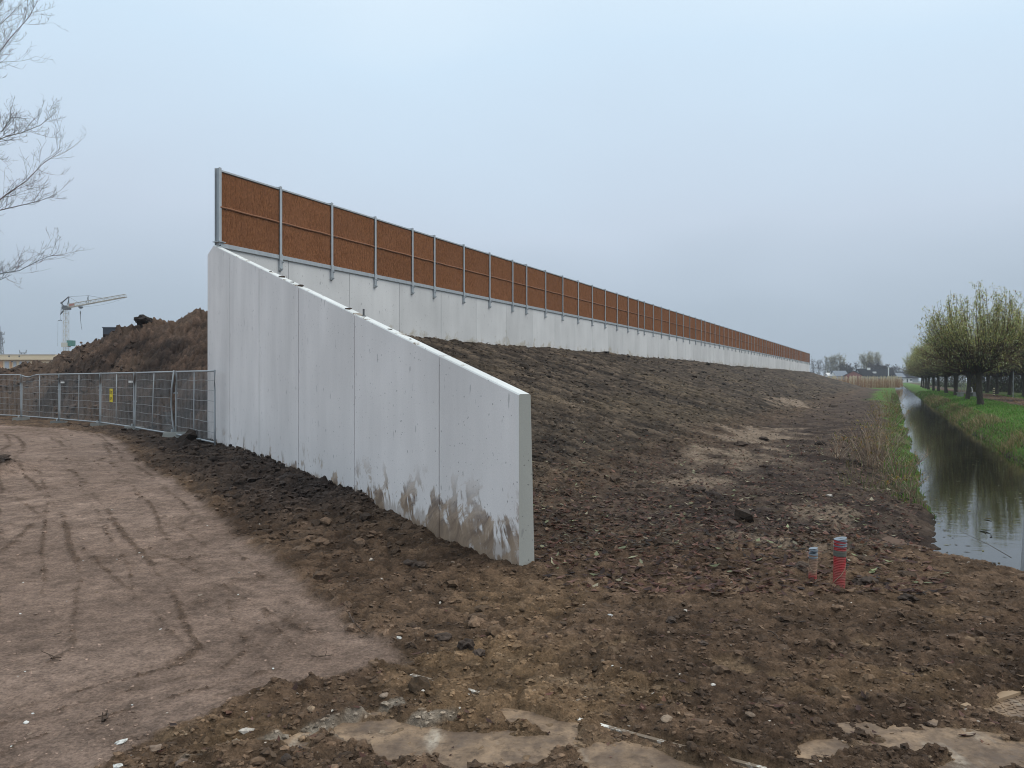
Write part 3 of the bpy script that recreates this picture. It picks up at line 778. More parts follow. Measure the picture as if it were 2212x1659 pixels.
def foot(x, y, rz, label, light=False):
    root = thing('concrete_block', label, 'concrete block', (x, y, zg(x, y) - 0.05), rz, 'concrete feet under the mesh fence')
    b = MB()
    lo = [(-0.36, -0.11, 0), (0.36, -0.11, 0), (0.36, 0.11, 0), (-0.36, 0.11, 0)]
    hi = [(-0.33, -0.085, 0.17), (0.33, -0.085, 0.17), (0.33, 0.085, 0.17), (-0.33, 0.085, 0.17)]
    b.hexa(lo, hi); b.build('weight', BLOCK if not light else CONC_END, root)
    b = MB(); b.tube((0.1, 0, 0.165), (0.1, 0, 0.26), 0.034, n=10); b.build('socket', FENCE, root)
labs = ['mesh fence panel standing against the wing wall at the right end of the fence',
        'crooked mesh fence panel with a bent upright, next to the one against the wing wall',
        'mesh fence panel carrying the yellow sign',
        'mesh fence panel just left of the one carrying the yellow sign',
        'mesh fence panel with a kinked top tube, second to the left of the yellow sign',
        'mesh fence panel cut by the left edge of the photo',
        'last mesh fence panel beyond the left edge of the photo']
foot_labs = ['pale concrete fence foot nearest to the wing wall', 'dark concrete fence foot under the bent upright',
             'half buried concrete fence foot just right of the yellow sign panel joint', 'dark concrete fence foot beside the sandy track, left of the yellow sign',
             'dark concrete fence foot second left of the yellow sign', 'concrete fence foot at the left edge of the photo', 'concrete fence foot beyond the left edge of the photo']
FP = FENCE_P
zf = [0.26, 0.27, 0.27, 0.27, 0.26, 0.26, 0.27, 0.27]
SIGN = None
for i in range(7):
    r_ = fence_panel(FP[i], FP[i + 1], zf[i], zf[i + 1], labs[i], bend=0.30 if i == 1 else 0.0, sag=0.0 if i != 4 else 0.12, dens=48 if i < 3 else 44)
    if i == 2: SIGN = r_
    if i:
        d = Vector(FP[i + 1]) - Vector(FP[i])
        x, y = FP[i]; foot(x + 0.02, y - 0.05, math.atan2(d.y, d.x) + math.pi / 2 - 1.0 + 0.5 * (i % 2), foot_labs[i - 1], light=(i == 1))

# yellow sign on the third panel (two blocks of dark print, too blurred to read, are kept as blocks of strokes)
def build_sign():
    root, P, ux, nrm = SIGN
    front = -nrm if nrm.y > 0 else nrm
    best = None
    for k in range(1, 60):
        a = k / 60; q = P(a, 1.1) + root.location
        px = CX + F * q.x / q.y
        if best is None or abs(px - 242) < best[0]: best = (abs(px - 242), a)
    base = root.location + P(best[1], 1.18) + front * 0.03
    zc = CAMZ + (HZ - 854) / F * base.y
    rt = thing('warning_sign', 'small upright yellow sign with dark print hanging on the mesh fence', 'sign', (base.x, base.y, zc - 0.22), math.atan2(ux.y, ux.x))
    # local frame: x along the fence (ux points away to the left), seen from the front
    sx = -1
    b = MB(); b.box((0, 0, 0.22), (0.38, 0.006, 0.50)); b.build('plate', YEL, rt)
    fy_ = 0.006 if (Matrix.Rotation(math.atan2(ux.y, ux.x), 3, 'Z') @ Vector((0, 1, 0))).dot(front) > 0 else -0.006
    W_, H_ = 0.38, 0.50
    def stroke(b, u0, v0, u1, v1):                   # u right, v down, 0..1 over the plate as seen from the front
        sgn = 1 if fy_ < 0 else -1
        cx = ((u0 + u1) / 2 - 0.5) * W_ * sgn; cz = 0.22 + (0.5 - (v0 + v1) / 2) * H_
        b.box((cx, fy_, cz), (abs(u1 - u0) * W_, 0.002, abs(v1 - v0) * H_))
    b = MB()
    for q in ((.08, .17, .36, .21), (.29, .21, .36, .37), (.08, .36, .36, .40), (.12, .25, .22, .30), (.50, .17, .95, .22), (.52, .26, .62, .31), (.60, .275, .95, .30), (.52, .36, .97, .41), (.33, .105, .52, .135)):
        stroke(b, *q)
    b.build('print', SIGN_BLK, rt)
    b = MB()
    for q in ((.18, .62, .86, .66), (.17, .66, .23, .84), (.23, .71, .40, .735), (.36, .735, .42, .84), (.23, .82, .42, .85), (.80, .66, .87, .87), (.55, .73, .84, .76), (.50, .76, .57, .86), (.33, .91, .56, .94)):
        stroke(b, *q)
    b.build('print', SIGN_BLK, rt)
build_sign()

# small white tags wired to the fence
for j, (px, py, lab) in enumerate(((540 / 2.304 * .576, 826, 'small white tag wired to the fence left of the yellow sign'), (1130 / 2.304 * .576, 824.6, 'small white tag wired to the fence right of the yellow sign'))):
    X_ = -15.3 if j == 0 else -13.25
    for a_ in range(7):
        (xa, ya), (xb, yb) = FP[a_], FP[a_ + 1]
        k0 = (px - CX) / F
        den = (xb - xa) - k0 * (yb - ya)
        tq = (k0 * ya - xa) / den
        if 0 <= tq <= 1:
            y_ = ya + tq * (yb - ya) - 0.05; p = at(px, py, y_)
            o = MB(); o.box((0, 0, 0), (0.16, 0.006, 0.07)); o = o.build('fence_tag', WHITE); o.location = p
            tag(o, lab, 'tag')
            break

# ------------------------------------------------------------------ drain pipes standing in the soil
RED = mat('pipe_red', (0.42, 0.018, 0.022), 0.45); _k = NB(RED)
_s = _k.n('ShaderNodeSeparateXYZ'); _k.l(_k.pos(), _s.inputs[0])
_f = _k.math('ADD', _k.rng(_s.outputs[2], 0.0, 0.30, 0.42, 0.0), _k.math('MULTIPLY', _k.rng(_k.noise(14, 4), 0.35, 0.65), 0.35))
_k.color(_k.mixc(_f, (0.36, 0.006, 0.014), (0.16, 0.095, 0.062)))
TAPE = mat('pipe_tape', (0.19, 0.225, 0.26), 0.6)
RED_M = mat('pipe_muddy', rough=0.8); _k = NB(RED_M)
_s = _k.n('ShaderNodeSeparateXYZ'); _k.l(_k.pos(), _s.inputs[0])
_k.color(_k.mixc(_k.rng(_k.math('ADD', _k.rng(_s.outputs[2], 0.0, 0.2), _k.math('MULTIPLY', _k.noise(20, 4), 0.5)), 0.35, 0.75), (0.30, 0.03, 0.03), (0.25, 0.16, 0.11)))
CORD = mat('cord', (0.30, 0.22, 0.15), 0.9)
WRAP = mat('pipe_wrap', (0.10, 0.10, 0.085), 0.9)
def ribbed(b, r, z0, z1, pitch, depth, n=22, lean=(0, 0)):
    m = int((z1 - z0) / pitch) * 4; pts = []; rs = []
    for i in range(m + 1):
        z = z0 + (z1 - z0) * i / m
        pts.append((lean[0] * z, lean[1] * z, z)); rs.append(r - depth * (0.5 - 0.5 * math.cos(2 * math.pi * i / 4)) )
    b.path(pts, rs, n)
def drain_pipe(px, Y, zb, zt, r, label, cap_h, red_top, wrap):
    x = xof(px, Y); root = thing('drain_pipe', label, 'pipe', (x, Y, zb), 0, 'red ribbed drain pipes')
    H = zt - zb; ln = (0.03, 0.0)
    b = MB(); ribbed(b, r, -0.25, H * red_top, 0.0155, 0.0032, lean=ln); b.build('red_tube', RED if cap_h < 0.1 else RED_M, root, smooth=False)
    b = MB(); zz = np.linspace(H - cap_h, H, 9)
    b.path([(ln[0] * z + 0.002 * math.sin(i * 2), 0, z) for i, z in enumerate(zz)], [r * (1.06 + 0.015 * (i % 2)) for i in range(9)], 18); b.build('grey_cap', TAPE, root, smooth=False)
    if wrap:
        b = MB(); zz = np.linspace(H - cap_h - 0.085, H - cap_h - 0.03, 5)
        b.path([(ln[0] * z, 0, z) for z in zz], [r * 1.02, r * 1.05, r * 1.03, r * 1.05, r * 1.01], 18); b.build('dark_wrap', WRAP, root)
    b = MB()
    if wrap:
        pts = [(r * 1.06 * math.cos(a), -r * 1.06 * abs(math.sin(a)) - 0.001, z) for a, z in ((0.1, H * .55), (0.5, H * .48), (1.0, H * .40), (1.7, H * .29), (2.4, H * .20), (2.9, H * .12), (3.1, H * .02))]
    else:
        pts = [(r * 1.06 * math.cos(a), -r * 1.06 * abs(math.sin(a)) - 0.001, z) for a, z in ((0.2, H - cap_h), (0.25, H * .5), (0.7, H * .36), (1.5, H * .30), (2.3, H * .36), (2.8, H * .5), (2.95, H - cap_h))]
    b.path(pts, [0.0035] * len(pts), 4); b.build('cord', CORD, root)
    return root, ln
Yp = 2.03 * F / 452 
rt, ln = drain_pipe(1812, Yp, 0.0, CAMZ + (HZ - 1163) / F * Yp, 0.058, 'taller bright red ribbed drain pipe with a grey taped top, standing in the soil', 0.085, 0.97, True)
b = MB()
for i in range(26):
    a = rnd.uniform(0, 6.28); z = rnd.uniform(0.20, 0.31)
    b.tube((0.055, -0.01, z), (0.055 + rnd.uniform(0.005, 0.035), -0.01 + rnd.uniform(-0.04, 0.03), z + rnd.uniform(-0.05, 0.04)), 0.005, 0.002, 4)
tag(b.build('cloth_scrap', WRAP, rt), kind='stuff')
Yq = 7.8
drain_pipe(1755, Yq, CAMZ + (HZ - 1252) / F * Yq, CAMZ + (HZ - 1184) / F * Yq, 0.042, 'shorter muddy red drain pipe with a grey cap, left of the taller pipe', 0.11, 0.8, False)

# ------------------------------------------------------------------ grey post at the right edge, plank, ground plates
Yr_ = 8.42
pr = at(2210.5, 1226, Yr_)
post = thing('steel_post', 'leaning grey galvanised steel post at the end of the ditch, right edge of the photo', 'post', (pr.x + 0.005, Yr_, -0.08))
b = MB(); rotp = Euler((0, R(4.2), R(12))).to_matrix()
b.box(rotp @ Vector((0, 0, 0.75)), (0.045, 0.045, 1.7), rotp); b.build('tube', GALV, post)
for z in (0.28, 0.42, 0.62, 0.82):
    b = MB(); b.box(rotp @ Vector((-0.008, -0.026, z)), (0.03, 0.012, 0.012), rotp); b.build('clip', FENCE, post)

WOOD = mat('old_wood', rough=0.9); _k = NB(WOOD)
_k.color(_k.mixc(_k.noise(6, 5, stretch=(1, 1, 1)), (0.07, 0.042, 0.028), (0.16, 0.10, 0.068)))
def plank(name, label, px0, py0, px1, py1, wid, th, z, tilt=0.0, m=WOOD):
    y0 = (CAMZ - z) * F / (py0 - HZ); y1 = (CAMZ - z) * F / (py1 - HZ)
    a = Vector((xof(px0, y0), y0, 0)); c = Vector((xof(px1, y1), y1, 0)); d = c - a
    r = thing(name, label, 'plank', ((a.x + c.x) / 2, (a.y + c.y) / 2, zg((a.x + c.x) / 2, (a.y + c.y) / 2)), math.atan2(d.y, d.x))
    b = MB(); b.box((0, 0, 0.0), (d.length, wid, th), Euler((tilt, 0, 0)).to_matrix())
    o = b.build('board', m, r); return r
plank('timber_plank', 'reddish brown board lying half buried near the end of the ditch', 1905, 1157, 1992, 1184, 0.20, 0.03, 0.05, 0.35)

def m_plate():
    m = mat('muddy_plate', rough=0.45, spec=0.5); k = NB(m)
    n = k.noise(2.6, 6, 0.65); n2 = k.noise(13, 5, 0.7); n3 = k.noise(1.2, 4, stretch=(3, 0.7, 1))
    c = k.mixc(k.rng(n, 0.36, 0.62), (0.150, 0.098, 0.058), (0.310, 0.212, 0.130))
    c = k.mixc(k.rng(n3, 0.60, 0.74), c, (0.44, 0.40, 0.33))
    c = k.mixc(k.rng(n2, 0.50, 0.66, 0, 0.85), c, (0.075, 0.051, 0.034))
    nb = k.noise(4.2, 6, 0.75)
    c = k.mixc(k.rng(nb, 0.40, 0.62, 0, 0.95), c, k.mixc(k.noise(30, 4), (0.060, 0.040, 0.027), (0.135, 0.090, 0.060)))
    k.color(c); k.l(k.rng(n2, 0.3, 0.7, 0.55, 0.95), k.b.inputs['Roughness']); k.bump(n2, 0.25, 0.02)
    return m
PLATE = m_plate()
EDGE = mat('plate_edge', rough=0.7); _k = NB(EDGE)
_k.color(_k.mixc(_k.rng(_k.noise(7, 5, 0.75), 0.47, 0.60), (0.15, 0.11, 0.075), (0.74, 0.72, 0.66)))
def plate(label, cx, cy, sx, sy, an, tread=False, edge=False, z=0.0):
    r = thing('ground_plate', label, 'ground plate', (cx, cy, z), an, 'muddy plates laid over the ground')
    b = MB(); b.box((0, 0, -0.012), (sx, sy, 0.03)); b.build('sheet', PLATE, r)
    if tread:
        b = MB()
        for i in range(int(sx / 0.045)):
            for j in range(int(sy / 0.045)):
                a = 0.78 if (i + j) % 2 else -0.78
                b.box((-sx / 2 + 0.03 + i * 0.045, -sy / 2 + 0.03 + j * 0.045, 0.0055), (0.032, 0.008, 0.005), Euler((0, 0, a)).to_matrix())
        tag(b.build('tread_bars', PLATE, r), kind='stuff')
    if edge:
        b = MB()
        b.box((0, sy / 2 - 0.015, 0.010), (sx, 0.03, 0.014)); b.build('edge_angle', EDGE, r)
    return r
an1 = math.atan2(-0.47, 0.74)
ed = Vector((0.92, 4.255)); dv = Vector((0.845, -0.535)); nv = Vector((-0.535, -0.845))
c1 = ed + nv * 0.9 - dv * 0.2
plate('mud covered ground plate with a whitish worn edge, bottom centre of the photo', c1.x, c1.y, 3.4, 1.8, an1, edge=True)
plate('bare wet ground plate at the lower right with a whitish shine', 2.55, 3.98, 2.2, 1.25, 0.12, z=0.004)
plate('muddy tread plate with herringbone bars at the right edge', 3.55, 4.95, 1.5, 0.75, 0.46, tread=True, z=0.002)
pl_ = plank('timber_batten', 'thin pale wooden batten lying beside the tread plate', 2085, 1528, 2225, 1484, 0.06, 0.02, 0.02, 0.0, mat('pale_wood', (0.30, 0.21, 0.13), 0.8))
pl_.location.z = 0.018

# ------------------------------------------------------------------ tower crane behind the heap
CRANE_W = mat('crane_paint', (0.42, 0.40, 0.35), 0.5)
CRANE_D = mat('crane_dark', (0.10, 0.11, 0.12), 0.6)
CRANE_G = mat('crane_green', (0.05, 0.16, 0.13), 0.5)
CRANE_R = mat('crane_red', (0.42, 0.09, 0.06), 0.6)
def lattice(b, p0, p1, wa, wb, n, rc=0.05, rd=0.028, up=Vector((0, 0, 1)), tri=False):
    p0 = Vector(p0); p1 = Vector(p1); d = (p1 - p0); u = d.normalized()
    side = u.cross(up).normalized() if abs(u.dot(up)) < 0.95 else Vector((1, 0, 0))
    upv = side.cross(u).normalized()
    def cor(i, k):
        t = i / n; w = wa + (wb - wa) * t; c = p0 + d * t
        if tri:
            return c + (side * (w / 2) * (1 if k else -1) if k < 2 else upv * w)
        return c + side * (w / 2) * (1 if k in (1, 2) else -1) + upv * (w / 2) * (1 if k in (2, 3) else -1)
    K = 3 if tri else 4
    for k in range(K): b.tube(cor(0, k), cor(n, k), rc, n=4)
    for i in range(n):
        for k in range(K):
            k2 = (k + 1) % K
            if (i + k) % 2: b.tube(cor(i, k), cor(i + 1, k2), rd, n=3, cap=False)
            else: b.tube(cor(i, k2), cor(i + 1, k), rd, n=3, cap=False)
            b.tube(cor(i + 1, k), cor(i + 1, k2), rd, n=3, cap=False)
def crane():
    Yc = 180.0
    o = at(142.8, 820, Yc); base = Vector((o.x, Yc, 0))
    rt = thing('tower_crane', 'white self erecting tower crane standing behind the soil heap', 'crane', base)
    def q(px, py, dy=0.0): return at(px, py, Yc + dy) - base
    b = MB(); lattice(b, (0, 0, 1.0), q(142.8, 668), 0.86, 0.86, 17, 0.05, 0.026, up=Vector((0, 1, 0))); b.build('mast', CRANE_W, rt)
    b = MB(); b.box(q(143.5, 666.5), (1.5, 1.4, 0.5)); b.box(q(141, 663), (0.9, 1.0, 0.6)); b.tube(q(138, 668), q(150, 668), 0.09, n=6); b.build('slewing_ring', CRANE_D, rt)
    jib = MB(); a0, a1 = q(147, 664.6), q(272, 641.5, -6)
    lattice(jib, a0, a1, 0.85, 0.66, 22, 0.085, 0.03, tri=True); jb = jib.build('jib', CRANE_W, rt)
    b = MB(); d = (a1 - a0).normalized()
    b.box(a0 + d * 1.6 + Vector((0, -0.55, 0.40)), (2.0, 0.05, 0.62), d.to_track_quat('X', 'Z').to_matrix()); b.build('name_board', CRANE_W, jb)
    b = MB()
    for i in range(6): b.box(a0 + d * (0.95 + i * 0.26) + Vector((0, -0.59, 0.40)), (0.15, 0.03, 0.42), d.to_track_quat('X', 'Z').to_matrix())
    b.build('lettering', CRANE_R, jb)
    b = MB(); pk = q(148.4, 641); rr = q(132.8, 654.6)
    b.tube(pk, q(148.8, 662), 0.10, n=6); b.tube(pk + Vector((0, 0.3, 0)), q(144, 662), 0.06, n=5); b.tube(pk, rr, 0.14, n=6); b.tube(rr, q(140, 663.8), 0.11, n=6)
    b.tube(rr + Vector((-0.15, 0, -0.1)), rr + Vector((0.25, 0, 0.2)), 0.22, n=6); b.build('a_frame', CRANE_D, rt)
    b = MB(); p2 = q(190.5, 638.4, -2)
    b.tube(p2, q(190.5, 657, -2), 0.07, n=5); b.tube(p2, q(186.5, 656, -2), 0.05, n=5); b.build('jib_post', CRANE_D, rt)
    b = MB()
    for s_, e_ in ((pk, p2), (p2, q(234, 646, -4)), (pk, q(172, 655, -1.5)), (q(130.4, 680), rr), (q(132, 677), q(134, 656)), (q(190.5, 657, -2), q(205, 654, -2.6))): b.tube(s_, e_, 0.028, n=4)
    prev = None
    for i in range(11):                                          # slack rope under the jib
        u = i / 10; px = 180 + 90 * u; py = 662.6 - 18.6 * u + 4.0 * math.sin(math.pi * u); p = q(px, py, -1.5 - 4.5 * u)
        if prev is not None: b.tube(prev, p, 0.018, n=3, cap=False)
        prev = p
    b.build('stay_rope', CRANE_D, rt)
    b = MB(); b.tube(q(138.5, 671), q(130.4, 679), 0.13, n=5); b.tube(q(139, 667), q(131.5, 676), 0.07, n=5)
    b.tube(q(130.0, 679), q(130.3, 691.5), 0.03, n=4); b.tube(q(125.2, 692.8), q(134, 692.8), 0.06, n=5); b.tube(q(130.2, 690.8), q(125.2, 692.8), 0.035, n=4); b.tube(q(130.2, 690.8), q(134, 692.8), 0.035, n=4)
    b.tube(q(125.2, 692.8), q(124.6, 748), 0.022, n=4); b.tube(q(134, 692.8), q(134.2, 748), 0.022, n=4); b.build('rear_rigging', CRANE_D, rt)
    b = MB(); b.box(q(174.5, 663.4, -1.2), (0.75, 0.7, 0.30)); b.box(q(174.5, 665.4, -1.2), (0.45, 0.5, 0.25)); b.build('trolley', CRANE_D, rt)
    b = MB(); b.tube(q(173.6, 666, -1.2), q(173.6, 673, -1.2), 0.012, n=3); b.box(q(173.6, 676, -1.2), (0.16, 0.16, 0.75))
    b.path([q(173.7, 680, -1.2), q(174.3, 693, -1.2), q(175.6, 705, -1.2), q(177.1, 712.4, -1.2)], [0.06, 0.05, 0.045, 0.04], 5); b.build('hook_rope', CRANE_D, rt)
    b = MB(); b.box(q(153.5, 741.5), (1.3, 1.4, 1.3)); b.box(q(156.8, 738.6), (0.5, 1.2, 0.4)); b.build('counterweight', CRANE_G, rt)
    b = MB(); b.box((0, 0, 0.5), (4.2, 4.2, 0.4)); b.box(q(142.8, 745), (1.5, 1.5, 1.0)); b.build('base_frame', CRANE_W, rt)
crane()

# ------------------------------------------------------------------ pylons
PYL = mat('pylon_steel', (0.20, 0.22, 0.24), 0.6)
def pylon():
    Yp_ = 430.0; base = at(1.5, 820, Yp_); base.z = 0; k = Yp_ / F
    rt = thing('lattice_pylon', 'hazy lattice power pylon with three cross arms at the left edge of the photo', 'pylon', base)
    b = MB(); top = (820 - 703) * k; wst = (820 - 752) * k
    lattice(b, (0, 0, 0), (0, 0, wst), 22 * k, 7 * k, 7, 0.22, 0.13, up=Vector((0, 1, 0)))
    lattice(b, (0, 0, wst), (0, 0, top - 1.5), 7 * k, 2.5 * k, 6, 0.2, 0.11, up=Vector((0, 1, 0)))
    b.tube((0, 0, top - 1.5), (0, 0, top + 1.5), 0.15, n=4); b.build('tower', PYL, rt)
    for py, hw in ((714.5, 8.2), (725, 7.0), (733, 8.5)):
        z = (820 - py) * k; b = MB(); w = hw * k
        for sgn in (-1, 1):
            for yy_ in (-0.8, 0.8): b.tube((0, yy_, z), (sgn * w, 0, z), 0.14, n=4); b.tube((0, yy_, z + 1.6), (sgn * w, 0, z), 0.10, n=4)
            b.tube((sgn * w, 0, z), (sgn * w, 0, z + 1.5), 0.14, n=4)
        b.build('cross_arm', PYL, rt)
    Yg_ = 640.0; k = Yg_ / F; base = at(49.5, 820, Yg_); base.z = 0
    rt = thing('portal_pylon', 'faint power pylon with two upswept arms, above the timber building', 'pylon', base)
    b = MB()
    for sx in (-1, 1):
        lattice(b, (sx * 4 * k, 0, 0), (sx * 3.2 * k, 0, (820 - 757) * k), 2.6 * k, 1.5 * k, 8, 0.16, 0.10, up=Vector((0, 1, 0)))
    b.build('leg', PYL, rt)
    b = MB()
    lattice(b, (-7.5 * k, 0, (820 - 757) * k), (7.5 * k, 0, (820 - 757) * k), 1.4 * k, 1.4 * k, 6, 0.14, 0.10)
    for sx in (-1, 1):
        lattice(b, (sx * 5.8 * k, 0, (820 - 757) * k), (sx * 7.8 * k, 0, (820 - 751) * k), 1.2 * k, 0.8 * k, 3, 0.14, 0.1, up=Vector((0, 1, 0)))
    b.build('cross_arm', PYL, rt)
    b = MB()
    for sx, ex in ((-7.5, -45), (7.5, 90)):
        p0 = Vector((sx * k, 0, (820 - 761.5) * k)); p1 = Vector((ex * k, -25, (820 - 767) * k))
        prev = p0
        for i in range(1, 9):
            u = i / 8; p = p0.lerp(p1, u); p.z -= 2.0 * k * math.sin(math.pi * u) * 0.6; b.tube(prev, p, 0.10, n=3, cap=False); prev = p
    b.build('power_line', PYL, rt)
pylon()

# ------------------------------------------------------------------ buildings far behind
def win(b_frame, name, root, x, y, z, w, h, m=GLASS_D, fr=WHITE, depth=0.06):
    b = MB(); t = 0.09
    b.box((x, y, z + h / 2), (w, depth, t)); b.box((x, y, z - h / 2), (w, depth, t)); b.box((x - w / 2, y, z), (t, depth, h - t)); b.box((x + w / 2, y, z), (t, depth, h - t))
    f = b.build('window', fr, root)
    b = MB(); b.box((x, y + 0.01, z), (w - t, 0.02, h - t)); b.build('pane', m, f); return f
TIMBER = mat('timber_pale', (0.82, 0.68, 0.47), 0.8); TIMBER_O = mat('timber_orange', (0.66, 0.38, 0.20), 0.8)
CLAD = mat('grey_cladding', (0.52, 0.56, 0.61), 0.7); NAVY = mat('navy_cladding', (0.020, 0.028, 0.045), 0.6)
Yt = 165.0
x0, x1 = xof(-120, Yt), xof(120, Yt); zt_ = CAMZ + (HZ - 766.2) / F * Yt; zb_ = CAMZ + (HZ - 783) / F * Yt
rt = thing('timber_building', 'low pale timber building under construction with coloured wall panels, far left', 'building', ((x0 + x1) / 2, Yt, 0))
b = MB(); b.box((0, 6, zt_ / 2 - 0.6), (x1 - x0, 12, zt_ - 1.2)); b.build('wall', TIMBER, rt)
b = MB(); b.box((0, 5.7, zt_ - 0.55), (x1 - x0 + 0.6, 13, 1.1)); b.build('fascia', TIMBER, rt)
b = MB(); b.box((0, 5.7, zt_ + 0.05), (x1 - x0 + 0.9, 13.3, 0.1)); b.build('roof_edge', WHITE, rt)
for px, wpx, m in ((-40, 12, TIMBER_O), (-18, 10, CLAD), (1.5, 9, TIMBER_O), (15, 9, CLAD), (24, 3, TIMBER_O), (32.5, 6, CLAD), (45, 5, CLAD), (52, 4, WHITE), (60, 7, CLAD), (80, 10, TIMBER_O)):
    w = wpx / F * Yt; b = MB(); b.box((xof(px, Yt) - (x0 + x1) / 2, -0.05, zt_ - 2.2), (w, 0.12, 1.5)); b.build('wall_panel', m, rt)
for px in (25, 47, 31): 
    b = MB(); b.box((xof(px, Yt) - (x0 + x1) / 2, -0.75, zt_ - (0.35 if px != 31 else 1.5)), (0.28, 0.2, 0.25)); b.build('vent', CRANE_D, rt)

Yn = 120.0; x0 = xof(219.6, Yn); zt_ = CAMZ + (HZ - 708.6) / F * Yn
rt = thing('dark_building', 'dark navy flat roofed building corner showing above the soil heap', 'building', (x0 + 7, Yn + 6, 0), R(4))
b = MB(); b.box((0, 0, zt_ / 2), (14, 12, zt_)); b.build('wall', NAVY, rt)
b = MB(); b.box((0, 0, zt_ + 0.06), (14.2, 12.2, 0.14)); b.build('roof_edge', mat('roof_trim', (0.07, 0.085, 0.11), 0.5), rt)

ROOF_D = mat('roof_dark', (0.010, 0.011, 0.014), 0.95, spec=0.05); ROOF_B = mat('roof_slate', (0.13, 0.16, 0.20), 0.6); BRICK = mat('brick_red', (0.30, 0.10, 0.07), 0.9)
WALL_W = mat('plaster_white', (0.72, 0.72, 0.70), 0.8); WALL_G = mat('wall_grey', (0.25, 0.26, 0.27), 0.8)
def house(label, pxa, pxb, py_ridge, py_eave, Y, wallm, roofm, depth=10, rz=0.0, extras=None, zb=0.2):
    xa, xb = xof(pxa, Y), xof(pxb, Y); zr = CAMZ + (HZ - py_ridge) / F * Y; ze = CAMZ + (HZ - py_eave) / F * Y
    L = xb - xa
    rt = thing('house', label, 'house', ((xa + xb) / 2, Y + depth / 2, 0), rz)
    b = MB(); b.box((0, 0, (ze + zb) / 2), (L - 0.6, depth - 0.6, ze - zb)); b.build('wall', wallm, rt)
    b = MB()
    for sx in (-1, 1):
        x = sx * (L / 2 - 0.3); w = depth / 2 - 0.3
        b.add([(x, -w, ze), (x, w, ze), (x, 0, zr - 0.15), (x - sx * 0.25, -w, ze), (x - sx * 0.25, w, ze), (x - sx * 0.25, 0, zr - 0.15)], [(0, 1, 2), (3, 5, 4), (0, 3, 4, 1), (1, 4, 5, 2), (2, 5, 3, 0)])
    b.build('gable', wallm, rt)
    b = MB(); w = depth / 2 + 0.3; th = 0.22; h = L / 2 + 0.2
    for sy in (-1, 1):
        lo = [(-h, sy * w, ze - 0.25), (h, sy * w, ze - 0.25), (h, 0, zr), (-h, 0, zr)]
        up = [(p[0], p[1], p[2] + th) for p in lo]
        b.hexa(lo, up)
    rf = b.build('roof', roofm, rt)
    return rt, rf, L, ze, zr, depth
rt, rf, L, ze, zr, dp = house('long dark roofed farmhouse with white chimney and skylight behind the young orchard', 1862, 1936, 797.5, 812.5, 400, WALL_G, ROOF_D, 11)
kk = 400 / F
b = MB(); b.box(((1885 - 1899) * kk, -1.0, zr + 0.2), (1.5, 0.9, 1.3)); b.build('chimney', WALL_W, rf)
b = MB(); b.box(((1893 - 1899) * kk, -3.4, zr - 1.7), (1.5, 1.2, 0.9)); b.build('dormer', WALL_W, rf)
b = MB(); b.box(((1918.5 - 1899) * kk, -5.9, (ze + zr) / 2 + 0.4), (0.55, 0.25, 4.6)); b.build('white_post', WALL_W, rt)
rt, rf, L, ze, zr, dp = house('red brick gabled house at the left end of the dark farmhouse', 1841, 1862, 801, 811, 398, BRICK, ROOF_D, 9, R(68))
house('slate roofed barn left of the brick gable, behind the orchard', 1806, 1834, 801.5, 812, 405, WALL_W, ROOF_B, 9)
house('low house with slate roof behind the white shed', 1922, 1958, 806, 816, 500, WALL_G, ROOF_B, 12)
house('dark roofed house half hidden by the willows, right of the slate roofed one', 1950, 1985, 803, 816, 520, WALL_G, ROOF_D, 12)
house('small white gabled shed at the left end of the orchard', 1789, 1802, 806, 812, 410, WALL_W, WALL_W, 6)
Ys = 470.0
rt = thing('white_shed', 'low white flat roofed shed with dark windows at the far end of the ditch', 'shed', (xof(1958, Ys), Ys + 4, 0))
ks = Ys / F; zt_ = CAMZ + (HZ - 816.6) * ks
b = MB(); b.box((0, 0, zt_ / 2 + 0.2), (26 * ks, 8, zt_ - 0.3)); b.build('wall', WALL_W, rt)
b = MB(); b.box((0, 0, zt_ + 0.2), (28 * ks, 9, 0.5)); b.build('roof', ROOF_D, rt)
for px, w, h, nm in ((1949, 4, 2.6, 'window'), (1956.5, 0, 0, 'window'), (1968, 5.5, 3.2, 'window')):
    if w: win(None, nm, rt, (px - 1958) * ks, -4.03, zt_ - 1.15, w * ks, h * ks, fr=WALL_G)
b = MB(); b.box(((1960 - 1958) * ks, -4.03, zt_ - 1.5), (3.0 * ks, 0.1, 2.2)); b.build('door', GLASS_D, rt)

